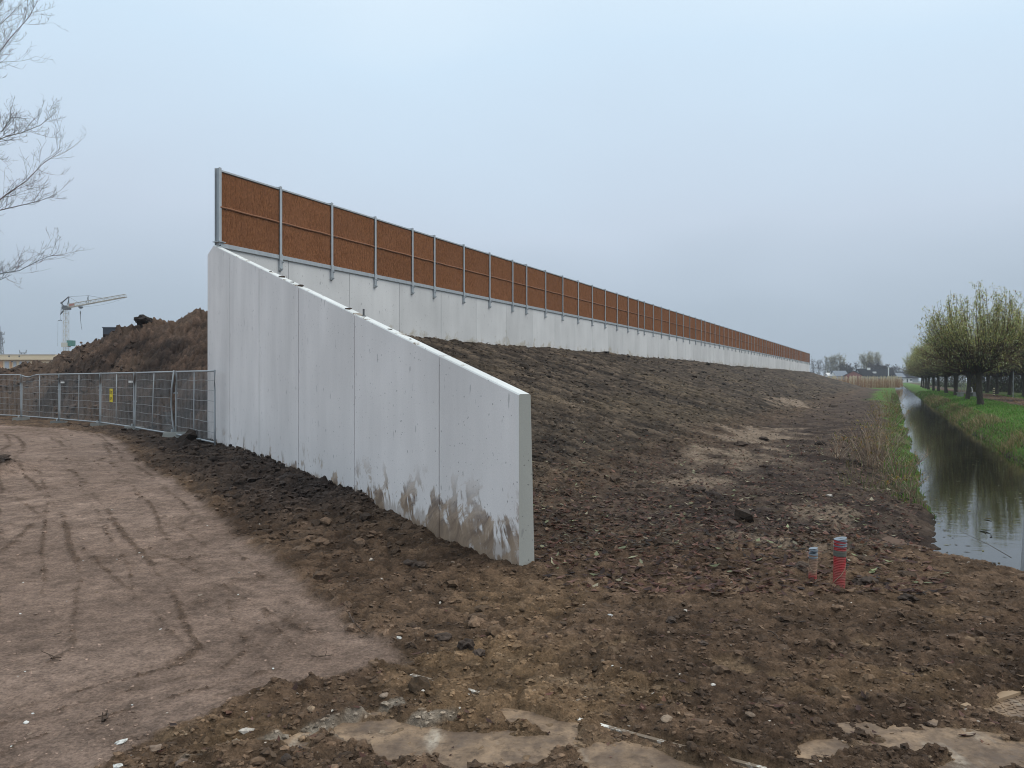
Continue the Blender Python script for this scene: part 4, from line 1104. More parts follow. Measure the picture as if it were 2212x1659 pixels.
# ------------------------------------------------------------------ trees
def rot_about(v, ax, a): return Matrix.Rotation(a, 3, ax) @ v
class Strands:
    """thin tapering branches and leaf blades gathered as numpy-friendly lists"""
    def __init__(s): s.v = []; s.f = []; s.c = []; s.lv = []; s.lc = []
    def path(s, pts, r0, r1, col, n=3):
        base = len(s.v); m = len(pts)
        for i, p in enumerate(pts):
            d = pts[min(i + 1, m - 1)] - pts[max(i - 1, 0)]
            q = d.to_track_quat('Z', 'Y'); r = r0 + (r1 - r0) * i / (m - 1)
            for k in range(n):
                a = 2 * math.pi * k / n; s.v.append(p + q @ Vector((r * math.cos(a), r * math.sin(a), 0))); s.c.append(col)
        for i in range(m - 1):
            for k in range(n): s.f.append((base + i * n + k, base + i * n + (k + 1) % n, base + (i + 1) * n + (k + 1) % n, base + (i + 1) * n + k))
    def leaf(s, p, d, L, w, col):
        q = d.to_track_quat('Y', 'Z'); a = q @ Vector((w, 0, 0)); t = d.normalized() * L
        s.lv += [p, p + t * 0.5 + a, p + t, p + t * 0.5 - a]; s.lc += [col] * 4
    def mesh(s, name):
        nv = len(s.v); V = [tuple(x) for x in s.v] + [tuple(x) for x in s.lv]
        Fq = s.f + [tuple(nv + i * 4 + k for k in range(4)) for i in range(len(s.lv) // 4)]
        return mesh_np(name, np.array(V), np.array(Fq), np.array(s.c + s.lc))
    def branch_mesh(s, name): return mesh_np(name, np.array([tuple(x) for x in s.v]), np.array(s.f), np.array(s.c), smooth=True)
    def leaf_mesh(s, name):
        n = len(s.lv) // 4
        return mesh_np(name, np.array([tuple(x) for x in s.lv]), np.arange(n * 4).reshape(n, 4), np.array(s.lc))

def trunk_mesh(H, r0, r1, head, seed, n=14):
    rr = random.Random(seed); b = MB(); pts = []; rs = []
    for z, r in ((-0.3, r0 * 1.35), (0.0, r0 * 1.2), (0.25, r0), (H * 0.4, (r0 + r1) / 2 * 0.97), (H * 0.8, r1), (H * 0.93, (r1 + head) / 2), (H, head), (H + 0.18, head * 0.8), (H + 0.3, head * 0.3)):
        pts.append((0.04 * math.sin(z * 2 + seed), 0.04 * math.cos(z * 1.7 + seed), z)); rs.append(r)
    b.path(pts, rs, n)
    b.v = [(x * (1 + 0.16 * math.sin(7 * math.atan2(y, x) + z * 3 + seed) * (0.5 + 0.5 * (z > H * .75))), y * (1 + 0.16 * math.cos(5 * math.atan2(y, x) - z * 4)), z) for x, y, z in b.v]
    return b.mesh('trunk', smooth=True)

def willow_meshes(seed, n_shoot=120, top=8.6, rad=3.55, H=2.45, leaves=1.0):
    rr = random.Random(seed); S = Strands()
    shoot_c = (0.075, 0.050, 0.036)
    cols = [((0.38, 0.37, 0.12), 5), ((0.27, 0.34, 0.11), 5), ((0.50, 0.45, 0.16), 4), ((0.55, 0.56, 0.34), 5), ((0.30, 0.21, 0.11), 3), ((0.18, 0.22, 0.08), 3)]
    bag = [c for c, k in cols for _ in range(k)]
    for i in range(n_shoot):
        az = rr.uniform(0, 2 * math.pi)
        e = math.asin(min(1, rr.uniform(0.02, 1.0) ** 1.1))
        if e < R(12) and rr.random() < 0.3: e += R(15)
        Rr = rad * rr.uniform(0.86, 1.10); Zr = (top - H) * rr.uniform(0.82, 1.06)
        tip = Vector((math.cos(az) * math.cos(e) * Rr, math.sin(az) * math.cos(e) * Rr, H + Zr * (0.10 + 0.90 * math.sin(e) ** 0.9)))
        p0 = Vector((math.cos(az) * 0.3, math.sin(az) * 0.3, H - 0.05 + rr.uniform(-0.15, 0.2)))
        out = Vector((math.cos(az), math.sin(az), 0))
        c1 = p0 + out * (tip - p0).length * 0.35 * (0.4 + 0.9 * math.cos(e)) + Vector((0, 0, 0.25 * (tip.z - p0.z)))
        pts = []
        for k in range(8):
            u = k / 7; p = p0 * (1 - u) ** 2 + c1 * 2 * u * (1 - u) + tip * u * u
            if 0 < k < 7: p = p + Vector((rr.gauss(0, .05), rr.gauss(0, .05), rr.gauss(0, .04)))
            pts.append(p)
        f = rr.uniform(0.8, 1.25)
        S.path(pts, 0.034 * f, 0.007, tuple(c * rr.uniform(0.7, 1.3) for c in shoot_c))
        strands = [(pts, 0.28)]
        for j in range(rr.randint(2, 4)):
            k = rr.randint(2, 6); d = (pts[k + 1] - pts[k]).normalized(); sd = (d + Vector((rr.gauss(0, .42), rr.gauss(0, .42), rr.gauss(0.12, .3)))).normalized()
            L = rr.uniform(0.7, 1.7); q = [pts[k] + sd * (L * t / 3) + Vector((0, 0, 0.05 * t * t / 3)) for t in range(4)]
            S.path(q, 0.012, 0.004, tuple(c * rr.uniform(0.8, 1.3) for c in shoot_c)); strands.append((q, 0.0))
        for q, st_ in strands:
            n = int(leaves * (80 if st_ else 52))
            for _ in range(n):
                u = st_ + (1 - st_) * rr.random() ** 0.8; x = u * (len(q) - 1); k = min(int(x), len(q) - 2); p = q[k].lerp(q[k + 1], x - k)
                hgt = (p.z - H) / (top - H)
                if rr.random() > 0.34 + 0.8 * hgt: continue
                d = Vector((rr.gauss(0, 1), rr.gauss(0, 1), rr.gauss(-0.25, 0.7))).normalized()
                c = rr.choice(bag); m = rr.uniform(0.75, 1.3)
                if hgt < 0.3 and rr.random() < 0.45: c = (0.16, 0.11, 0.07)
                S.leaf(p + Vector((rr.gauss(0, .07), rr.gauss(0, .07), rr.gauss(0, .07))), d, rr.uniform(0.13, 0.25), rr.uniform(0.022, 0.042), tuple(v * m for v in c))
    return S.branch_mesh('shoots'), S.leaf_mesh('foliage'), trunk_mesh(H, 0.215, 0.185, 0.36, seed)

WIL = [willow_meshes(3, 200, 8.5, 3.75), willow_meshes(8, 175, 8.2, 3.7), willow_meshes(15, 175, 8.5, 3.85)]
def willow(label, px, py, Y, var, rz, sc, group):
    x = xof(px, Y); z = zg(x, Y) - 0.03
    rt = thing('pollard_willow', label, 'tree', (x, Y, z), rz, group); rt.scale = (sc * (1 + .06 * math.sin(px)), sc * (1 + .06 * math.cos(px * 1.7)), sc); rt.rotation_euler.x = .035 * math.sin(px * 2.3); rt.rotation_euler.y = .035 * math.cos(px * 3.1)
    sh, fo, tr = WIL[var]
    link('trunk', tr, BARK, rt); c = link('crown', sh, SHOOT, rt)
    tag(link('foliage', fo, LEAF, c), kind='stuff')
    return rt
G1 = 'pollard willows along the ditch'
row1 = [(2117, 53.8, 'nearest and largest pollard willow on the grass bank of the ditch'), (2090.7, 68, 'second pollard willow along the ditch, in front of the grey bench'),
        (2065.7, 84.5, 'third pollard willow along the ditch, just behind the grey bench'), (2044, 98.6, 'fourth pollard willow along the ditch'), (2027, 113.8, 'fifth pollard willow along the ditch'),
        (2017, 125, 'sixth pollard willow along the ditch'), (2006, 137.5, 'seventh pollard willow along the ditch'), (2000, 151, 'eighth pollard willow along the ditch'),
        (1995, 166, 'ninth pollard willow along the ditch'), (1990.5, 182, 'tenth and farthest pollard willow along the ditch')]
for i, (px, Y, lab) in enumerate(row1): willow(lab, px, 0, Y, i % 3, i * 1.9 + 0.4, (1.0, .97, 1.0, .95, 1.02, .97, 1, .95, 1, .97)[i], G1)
G2 = 'pollard willows beyond the path'
row2 = [(2252, 64, 'pollard willow beyond the path whose crown is cut by the right edge of the photo'), (2212, 78, 'pollard willow beyond the path with its trunk at the right edge of the photo'), (2182, 85.5, 'pollard willow beyond the path beside the thin grey pole'),
        (2153, 94, 'pollard willow beyond the path right of the striped bollard'), (2133, 103, 'pollard willow beyond the path behind the striped bollard'), (2112, 113, 'pollard willow beyond the path, hidden behind the nearest willow'), (2097, 124, 'farthest pollard willow beyond the path')]
for i, (px, Y, lab) in enumerate(row2): willow(lab, px, 0, Y, (i + 1) % 3, i * 2.3, (1.0, .97, 1.0, .95, 1.02, 1.0, .98)[i], G2)

# ------------------------------------------------------------------ big bare tree whose branches enter at the left edge
def bare_tree():
    rr = random.Random(5); Yb = 25.0
    base = Vector((xof(-215, Yb), Yb, 0)); base.z = zg(base.x, base.y)
    rt = thing('bare_tree', 'leafless tree whose fine twigs reach in from the left edge of the photo', 'tree', base)
    S = Strands(); col = (0.185, 0.178, 0.172)
    def q(px, py, dy=0.0): return at(px, py, Yb) - base + Vector((0, dy, 0))
    def grow(p, d, L, r, lv, curl=0.0):
        n = 6 if lv > 0 else 3; pts = [p]; dd = d.normalized()
        for i in range(n):
            dd = (dd + Vector((rr.gauss(0, .13), rr.gauss(0, .15), rr.gauss(0.05, .11) + curl))).normalized()
            pts.append(pts[-1] + dd * (L / n))
        S.path(pts, r * .78, max(r * 0.36, 0.0026), tuple(c * rr.uniform(.8, 1.2) for c in col), 4 if lv > 1 else 3)
        if lv == 0: return
        for i in range(1, n + 1):
            for _ in range(1 if lv > 1 or rr.random() < 0.8 else 2):
                if rr.random() < (0.78 if lv > 1 else 0.66):
                    side = Vector((rr.gauss(0, .55), rr.gauss(0, .6), rr.gauss(0.22, .5)))
                    nd = (dd * 0.75 + side).normalized()
                    grow(pts[i], nd, L * rr.uniform(0.26, 0.44), max(r * 0.5 * (1 - 0.05 * i), 0.004), lv - 1, 0.02)
    trunk = [(0, 0, -0.3), (0.05, 0, 2), (0.1, 0.1, 5), (0.0, 0.1, 9), (0.1, 0, 13), (0.2, 0.1, 17.5)]
    b = MB(); b.path(trunk, [0.34, 0.28, 0.24, 0.19, 0.12, 0.04], 12); b.build('trunk', BARK, rt, smooth=True)
    # limbs aimed at where they cross the frame's edge: (start px, py, end px, py)
    limbs = [(-190, 330, 72, -30, .3), (-190, 420, 30, -60, -.4), (-190, 560, 122, 318, .2), (-200, 430, 60, 300, -.6), (-200, 640, 100, 545, .3), (-205, 620, 58, 600, -.5), (-195, 480, 76, 400, .8),
             (-200, 300, 35, 240, .5), (-190, 250, 85, 60, -.8), (-190, 200, 60, -120, .4), (-200, 560, 30, 520, -1.0), (-195, 350, 40, 210, 1.2)]
    for (ax, ay, bx, by, dy) in limbs:
        p0 = q(ax, ay); p1 = q(bx, by, dy * 1.5); L = (p1 - p0).length
        pts = []; mid = p0.lerp(p1, 0.5) + Vector((0, dy * 0.4, -0.28))
        for i in range(9):
            u = i / 8; p = p0 * (1 - u) ** 2 + mid * 2 * u * (1 - u) + p1 * u * u
            if 0 < i < 8: p = p + Vector((rr.gauss(0, .06), rr.gauss(0, .08), rr.gauss(0, .06)))
            pts.append(p)
        S.path(pts, 0.036, 0.005, tuple(c * rr.uniform(.75, 1.1) for c in col), 5)
        for i in range(3, 9):
            for _ in range(5 if i > 4 else 2):
                d = (pts[min(i + 1, 8)] - pts[i - 1]).normalized()
                nd = (d * 0.8 + Vector((rr.gauss(0, .45), rr.gauss(0, .5), rr.gauss(0.15, .55)))).normalized()
                grow(pts[i].lerp(pts[i - 1], rr.random()), nd, L * rr.uniform(0.10, 0.22), 0.011 * (1.2 - 0.07 * i), 2 if rr.random() < 0.8 else 1)
    for i in range(5):                               # the far side of the crown, out of the frame
        az = rr.uniform(1.2, 5.0); z = rr.uniform(4, 15)
        grow(Vector((0, 0, z)), Vector((math.cos(az), math.sin(az), 0.6)), rr.uniform(2.5, 4.5), 0.06, 2)
    link('crown', S.branch_mesh('crown'), SHOOT, rt)
bare_tree()

# ------------------------------------------------------------------ distant trees
def far_tree(label, px, Y, py_top, w_px, kind, zb=0.2):
    rr = random.Random(int(px * 7)); S = Strands(); k = Y / F
    H = CAMZ + (HZ - py_top) * k - zb; Wd = w_px * k / 2
    rt = thing({'bare': 'bare_far_tree', 'full': 'leafy_far_tree', 'round': 'dark_far_tree', 'poplar': 'tall_far_tree'}[kind], label, 'tree', (xof(px, Y), Y, zb))
    tone = {'bare': (0.10, 0.09, 0.085), 'full': (0.09, 0.075, 0.055), 'round': (0.035, 0.026, 0.024), 'poplar': (0.11, 0.10, 0.075)}[kind]
    b = MB(); b.path([(0, 0, -0.5), (0.1, 0, H * .3), (0, 0, H * .8)], [H * .022 + .08, H * .016 + .05, 0.06], 6); b.build('trunk', BARK, rt)
    lcol = {'full': [(0.30, 0.28, 0.12), (0.36, 0.33, 0.15), (0.20, 0.18, 0.09)], 'poplar': [(0.34, 0.32, 0.19), (0.24, 0.22, 0.14)], 'round': [(0.05, 0.036, 0.032), (0.035, 0.028, 0.024)], 'bare': [(0.09, 0.08, 0.07)]}[kind]
    nb = {'bare': 26, 'full': 60, 'round': 70, 'poplar': 60}[kind]
    for i in range(nb):
        z0 = H * rr.uniform(0.12, 0.75); az = rr.uniform(0, 6.283)
        e = rr.uniform(0.25, 1.1); 
        reach = Wd * math.sqrt(max(0.05, 1 - ((z0 / H - 0.45) / 0.6) ** 2)) * rr.uniform(.6, 1.05)
        tip = Vector((math.cos(az) * reach, math.sin(az) * reach, min(H * 1.0, z0 + H * rr.uniform(.15, .38) * (1.2 if kind != 'round' else .8))))
        p0 = Vector((0, 0, z0)); mid = p0.lerp(tip, .5) + Vector((0, 0, -0.05 * H))
        pts = [p0, mid + Vector((rr.gauss(0, .2), rr.gauss(0, .2), 0)), tip]
        S.path(pts, 0.10, 0.03, tone)
        for j in range(5):
            p = mid.lerp(tip, rr.random()); d = Vector((rr.gauss(0, 1), rr.gauss(0, 1), rr.gauss(.8, .7))).normalized(); L = H * rr.uniform(.07, .17)
            S.path([p, p + d * L * .5, p + d * L + Vector((0, 0, L * .2))], 0.05, 0.02, tone)
            nl = {'bare': 2, 'full': 10, 'round': 14, 'poplar': 10}[kind]
            for _ in range(nl):
                c = rr.choice(lcol); m = rr.uniform(.75, 1.3)
                S.leaf(p + d * L * rr.random() + Vector((rr.gauss(0, .35), rr.gauss(0, .35), rr.gauss(0, .35))), Vector((rr.gauss(0, 1), rr.gauss(0, 1), rr.gauss(0, 1))), rr.uniform(.3, .75), rr.uniform(.08, .22), tuple(v * m for v in c))
    c = link('crown', S.branch_mesh('crown'), SHOOT, rt); tag(link('foliage', S.leaf_mesh('foliage'), LEAF, c), kind='stuff')
for lab, px, Y, top, w, kind in (
    ('thin bare tree just right of the far end of the long wall', 1757, 500, 776, 14, 'bare'), ('second thin bare tree right of the far end of the long wall', 1769, 500, 778, 12, 'bare'),
    ('taller bare tree left of the wide pale tree', 1782, 490, 773, 16, 'bare'), ('pale wide tree, left half of the pale group above the orchard', 1795, 470, 770, 26, 'poplar'),
    ('pale wide tree, right half of the pale group above the orchard', 1814, 470, 767, 30, 'poplar'), ('dark round tree above the slate roofed barn', 1829, 440, 782, 30, 'round'),
    ('small bare tree between the dark round tree and the yellowish trees', 1850, 450, 784, 18, 'bare'), ('tall yellowish tree above the farmhouse, left of two', 1872, 450, 768, 32, 'full'),
    ('tallest yellowish tree above the farmhouse, right of two', 1886, 455, 763, 34, 'full'), ('dark tree above the right half of the farmhouse', 1888, 425, 784, 26, 'round'),
    ('dark tree above the right end of the farmhouse', 1906, 425, 786, 26, 'round'), ('low dark tree right of the farmhouse', 1919, 430, 795, 20, 'round')):
    far_tree(lab, px, Y, top, w, kind)
# far wood behind the white shed: reads as one mass
def far_wood():
    rr = random.Random(77); S = Strands()
    for i in range(90):
        px = rr.uniform(1915, 2240); Y = rr.uniform(560, 640); k = Y / F; x = xof(px, Y); H = CAMZ + (HZ - rr.uniform(788, 797)) * k; p0 = Vector((x, Y, 0))
        S.path([p0, p0 + Vector((rr.gauss(0, .5), 0, H * .6)), p0 + Vector((rr.gauss(0, .8), 0, H))], 0.25, 0.06, (0.09, 0.09, 0.10))
        for j in range(170):
            z = H * (0.35 + 0.65 * rr.random() ** .7); r = H * .22
            p = p0 + Vector((rr.gauss(0, r * .6), rr.gauss(0, r * .6), z)); c = rr.uniform(.8, 1.2)
            S.leaf(p, Vector((rr.gauss(0, 1), rr.gauss(0, 1), rr.gauss(0, .5))), rr.uniform(.8, 2.0), rr.uniform(.2, .5), (0.050 * c, 0.052 * c, 0.056 * c))
    tag(link('distant_wood', S.mesh('distant_wood'), LEAF), kind='stuff')
far_wood()

# dense shrubs behind the second row of willows
def shrub(label, px, Y, w_px, top, cols, seed, zb=0.2, cat='shrub', name='dense_shrub', n=1500):
    rr = random.Random(seed); S = Strands(); k = Y / F; W = w_px * k / 2; H = CAMZ + (HZ - top) * k - zb
    for i in range(40):
        az = rr.uniform(0, 6.28); tip = Vector((math.cos(az) * W * rr.uniform(.2, 1), math.sin(az) * W * .7 * rr.uniform(.2, 1), H * rr.uniform(.6, 1.05)))
        S.path([Vector((rr.gauss(0, W * .3), rr.gauss(0, W * .2), 0)), tip * .5, tip], 0.04, 0.012, (0.05, 0.038, 0.028))
    for i in range(n):
        u = rr.random() ** .5; az = rr.uniform(0, 6.28); z = H * rr.random()
        r = W * math.sqrt(max(0.02, 1 - (z / H * .95) ** 2.4)) * u; c = rr.choice(cols); m = rr.uniform(.7, 1.3)
        S.leaf(Vector((math.cos(az) * r, math.sin(az) * r * .8, z)), Vector((rr.gauss(0, 1), rr.gauss(0, 1), rr.gauss(0, .7))), rr.uniform(.15, .4), rr.uniform(.05, .12), tuple(v * m for v in c))
    rt = thing(name, label, cat, (xof(px, Y), Y, zb)); c = link('stems', S.branch_mesh('stems'), SHOOT, rt); tag(link('foliage', S.leaf_mesh('foliage'), LEAF, c), kind='stuff')
GC = [(0.06, 0.068, 0.03), (0.045, 0.06, 0.025), (0.08, 0.07, 0.035)]
for px, Y, w, top, lab in ((2135, 120, 60, 799, 'dark green thicket behind the striped bollard'), (2172, 112, 70, 799, 'dark green thicket between the two right hand willow trunks'), (2215, 104, 70, 797, 'dark green thicket at the right edge behind the willows'),
                           (2060, 175, 60, 803, 'dull thicket behind the middle willow trunks'), (2022, 205, 50, 804, 'dull thicket behind the far willow trunks'), (2262, 96, 60, 800, 'dark green thicket beyond the right edge of the photo')):
    shrub(lab, px, Y, w, top, GC, int(px), n=2600)
shrub('yellow leaved bush behind the second willow trunk', 2104, 96, 22, 812, [(0.16, 0.15, 0.035), (0.11, 0.11, 0.03), (0.2, 0.17, 0.05)], 4)

# young orchard beyond the end of the bank: stakes and dry shoots, too many to count
def orchard():
    rr = random.Random(21); S = Strands()
    for i in range(2600):
        Y = rr.uniform(188, 232); px = rr.uniform(1770, 1942 + (Y - 188) * 0.25); x = xof(px, Y); H = rr.uniform(1.5, 2.5)
        c = rr.choice([(0.58, 0.45, 0.27), (0.44, 0.28, 0.17), (0.52, 0.38, 0.23), (0.32, 0.20, 0.13), (0.42, 0.23, 0.14)])
        S.path([Vector((x, Y, 0)), Vector((x + rr.gauss(0, .2), Y, H * .6)), Vector((x + rr.gauss(0, .35), Y, H))], 0.035, 0.012, c)
        if i % 9 == 0: S.path([Vector((x, Y - .2, 0)), Vector((x, Y - .2, 1.4)), Vector((x + rr.gauss(0, .03), Y - .2, rr.uniform(2.7, 3.1)))], 0.05, 0.045, (0.68, 0.60, 0.44))
        for _ in range(3):
            S.leaf(Vector((x + rr.gauss(0, .3), Y, H * rr.random())), Vector((rr.gauss(0, 1), rr.gauss(0, 1), rr.gauss(0, .6))), rr.uniform(.15, .4), .04, tuple(v * .8 for v in c))
    tag(link('young_orchard', S.mesh('young_orchard'), LEAF), 'strip of tan dry shoots and pale stakes of a young orchard beyond the earth bank', 'orchard', kind='stuff')
orchard()

# ------------------------------------------------------------------ bench, bollard, poles on the far bank
def bench():
    Y = 78.0; x = xof(2088, Y); rt = thing('park_bench', 'grey concrete bench with a tube backrest between two willow trunks', 'bench', (x, Y, zg(x, Y)), R(14))
    b = MB(); b.box((0, 0, 0.46), (2.1, 0.5, 0.09)); b.build('seat', BLOCK, rt)
    for sx in (-0.78, 0.78):
        b = MB(); b.box((sx, 0, 0.21), (0.42, 0.44, 0.42)); b.build('leg', BLOCK, rt)
    b = MB()
    for p0, p1 in (((0.25, .2, .5), (0.33, .3, .95)), ((0.33, .3, .95), (0.95, .3, .95)), ((0.95, .3, .95), (0.9, .2, .5))): b.tube(p0, p1, 0.03, n=6)
    b.build('backrest', WHITE, rt)
bench()
Y = 82.0; x = xof(2147, Y); rt = thing('striped_bollard', 'small bollard with dark and cream stripes beside the leaf covered path', 'bollard', (x, Y, zg(x, Y)))
CREAM = mat('cream_paint', (0.62, 0.55, 0.36), 0.6); DARKR = mat('dark_paint', (0.06, 0.03, 0.03), 0.6)
for i in range(8):
    b = MB(); b.tube((0, 0, i * 0.108 - (0.1 if i == 0 else 0)), (0, 0, i * 0.108 + 0.108), 0.10 if i < 7 else 0.10, 0.10 if i < 7 else 0.05, 10); b.build('band', DARKR if i % 2 == 0 else CREAM, rt)
POLE = mat('pole_grey', (0.22, 0.23, 0.23), 0.6)
for px, yb, yt, lab in ((2188.5, 858, 803, 'thin grey pole beside the leaf covered path, right side'), (2071.5, 846, 829, 'left pole of three thin poles behind the bench'), (2077.5, 846, 818, 'tallest middle pole of three thin poles behind the bench'), (2082.5, 846, 828, 'right pole of three thin poles behind the bench')):
    Y = 76.0 if px > 2100 else 110.0; x = xof(px, Y); z = zg(x, Y)
    rt = thing('thin_pole', lab, 'pole', (x, Y, z)); h = (yb - yt) / F * Y
    b = MB(); b.tube((0, 0, -0.1), (0.02, 0, h), 0.04 if px > 2100 else 0.05, n=8); b.build('shaft', POLE, rt)
    b = MB(); b.tube((0.02, 0, h), (0.02, 0, h + 0.04), 0.05, n=8); b.build('cap', POLE, rt)

# ------------------------------------------------------------------ loose soil, stones, leaves (stuff) and the larger single ones (things)
import bmesh
def ico(sub):
    bm = bmesh.new(); bmesh.ops.create_icosphere(bm, subdivisions=sub, radius=1.0)
    V = np.array([v.co[:] for v in bm.verts]); Fc = np.array([[v.index for v in f.verts] for f in bm.faces]); bm.free(); return V, Fc
ICO1, ICO2 = ico(1), ico(2)
def lump(base, seed, rough=0.35):
    V, Fc = base; r = np.random.default_rng(seed)
    o = r.uniform(0, 50, 3)
    d = vnoise(V[:, 0] * 1.6 + o[0] + V[:, 2], V[:, 1] * 1.6 + o[1] - V[:, 2] * .7, seed) * rough + vnoise(V[:, 0] * 3.6 + o[2], V[:, 2] * 3.6 + V[:, 1] * 2, seed + 1) * rough * .6
    W = V * (1 + d[:, None]) * np.array([1.0, r.uniform(.65, 1.0), r.uniform(.5, .8)])
    return W
LUMPS1 = [lump(ICO1, i, 0.75) * (1, .85, .8) for i in range(16)]; LUMPS2 = [lump(ICO2, 40 + i, 0.62) * (1, .9, .8) for i in range(12)]

def scatter_lumps(name, X, Y, size, lumps, Fc, colf, sink=0.25):
    z, col, mk = terrain(X, Y); n = len(X)
    yaw = NR.uniform(0, 6.283, n); kind = NR.integers(0, len(lumps), n)
    L = np.array(lumps)[kind] * size[:, None, None]
    ca, sa = np.cos(yaw)[:, None], np.sin(yaw)[:, None]
    x = L[..., 0] * ca - L[..., 1] * sa + X[:, None]; y = L[..., 0] * sa + L[..., 1] * ca + Y[:, None]
    zz = L[..., 2] + (z + size * (0.5 - sink - 0.25))[:, None]
    V = np.stack([x, y, zz], -1).reshape(-1, 3); k = L.shape[1]
    Fq = (Fc[None] + (np.arange(n) * k)[:, None, None]).reshape(-1, 3)
    cc = np.repeat(colf(col, mk, n), k, 0)
    return tag(link(name, mesh_np(name, V, Fq, cc), CLOD), kind='stuff')

def cand(n, ya, yb, pw=1.3, umax=0.74):
    """points spread so that nearer ground gets more of them"""
    a = NR.random(n); Y = (ya ** -pw + a * (yb ** -pw - ya ** -pw)) ** (-1 / pw)
    X = NR.uniform(-umax, umax, n) * (Y + 0.6)
    return X, Y
def keep(X, Y, prob):
    _, _, mk = terrain(X, Y)
    wetw = (mk['s'] > 17.2) & (mk['s'] < 20.4) & (mk['cap'] > 0.3)
    onwall = (mk['v'] > -0.02) & (mk['v'] < 0.3) & (mk['w'] > -0.1) & (mk['w'] < 17) | ((mk['s'] > -0.4) & (mk['s'] < 0.03) & (mk['t'] > 0) & (mk['t'] < 170))
    hid = (mk['behind'] < 0.5) & (mk['s'] > -30) & (mk['v'] > 0.1)
    p = prob(mk); k = (NR.random(len(X)) < p) & ~wetw & ~onwall & ~hid
    return X[k], Y[k]
soilp = lambda mk: np.clip(0.55 + 0.9 * mk['dirt'] + 0.6 * mk['mound'] - 0.95 * mk['track'] * 0.6 - 0.9 * mk['grass'] + 0.0 * mk['pl'] - 0.2 * mk['emb'], 0.0, 1)
def soilc(lo=0.62, hi=1.25):
    return lambda col, mk, n: col * NR.uniform(lo, hi, (n, 1))
# fine crumbs
X, Y = cand(58000, 2.6, 26, 1.15); X, Y = keep(X, Y, lambda mk: soilp(mk) * (1 - 0.93 * mk['track']))
scatter_lumps('soil_crumbs', X, Y, (0.0050 + 0.0017 * Y) * NR.lognormal(0, .42, len(X)), LUMPS1, ICO1[1], soilc(.48, 1.08))
# crumbs thrown up along the ruts of the track
X, Y = cand(60000, 3.2, 26, 1.05); X, Y = keep(X, Y, lambda mk: mk['track'] * np.clip(mk['rc'] - 0.05, 0, 1) * 0.9 + 0.035 * mk['track'])
scatter_lumps('track_crumbs', X, Y, (0.0032 + 0.0011 * Y) * NR.lognormal(0, .35, len(X)), LUMPS1, ICO1[1], soilc(.55, 1.3))
# fist sized clods
X, Y = cand(8000, 3.0, 30, 1.1); X, Y = keep(X, Y, lambda mk: soilp(mk) * (1 - 0.97 * mk['track']) * (0.5 + 0.5 * mk['dirt']))
scatter_lumps('soil_clods', X, Y, 0.030 * NR.lognormal(0, .55, len(X)) * np.clip(Y / 8, 0.6, 1.9), LUMPS2, ICO2[1], soilc(.38, 0.9))
# heavy clods on the loose strip and the heap
X, Y = cand(26000, 7.5, 45, 0.2); X, Y = keep(X, Y, lambda mk: np.clip(mk['dirt'] * 0.9 + mk['mound'] * 0.9, 0, 1))
scatter_lumps('soil_clods', X, Y, 0.058 * NR.lognormal(0, .45, len(X)) * np.clip(Y / 20, 0.75, 1.9), LUMPS1, ICO1[1], soilc(.5, 1.1))
# clods on the bank
X, Y = cand(34000, 9, 120, 0.55); X, Y = keep(X, Y, lambda mk: np.clip(mk['emb'] * 0.75, 0, 1))
scatter_lumps('soil_clods', X, Y, 0.036 * NR.lognormal(0, .45, len(X)) * np.clip(Y / 22, 0.8, 2.2), LUMPS1, ICO1[1], soilc(.35, 1.25))
# pebbles: pale and brown
def pebc(col, mk, n):
    base = np.array([(0.28, 0.22, 0.17), (0.34, 0.29, 0.24), (0.20, 0.15, 0.11), (0.42, 0.38, 0.33), (0.23, 0.165, 0.11)])
    return base[NR.integers(0, 5, n)] * NR.uniform(.7, 1.2, (n, 1))
X, Y = cand(1300, 3.0, 30, 1.3); X, Y = keep(X, Y, lambda mk: np.clip(0.7 - 0.55 * mk['track'] - mk['grass'], 0, 1))
scatter_lumps('pebbles', X, Y, (0.006 + 0.0007 * Y) * NR.lognormal(0, .4, len(X)), LUMPS1, ICO1[1], pebc)
def shellc(col, mk, n): return np.array([[0.66, 0.66, 0.63]]) * NR.uniform(.6, 1.05, (n, 1))
X, Y = cand(190, 3.4, 26, 1.0); X, Y = keep(X, Y, lambda mk: np.clip(0.25 + 0.5 * mk['track'] - mk['grass'], 0, 1))
scatter_lumps('shell_grit', X, Y, (0.005 + 0.0008 * Y) * NR.lognormal(0, .3, len(X)), LUMPS1, ICO1[1], shellc, sink=0.3)

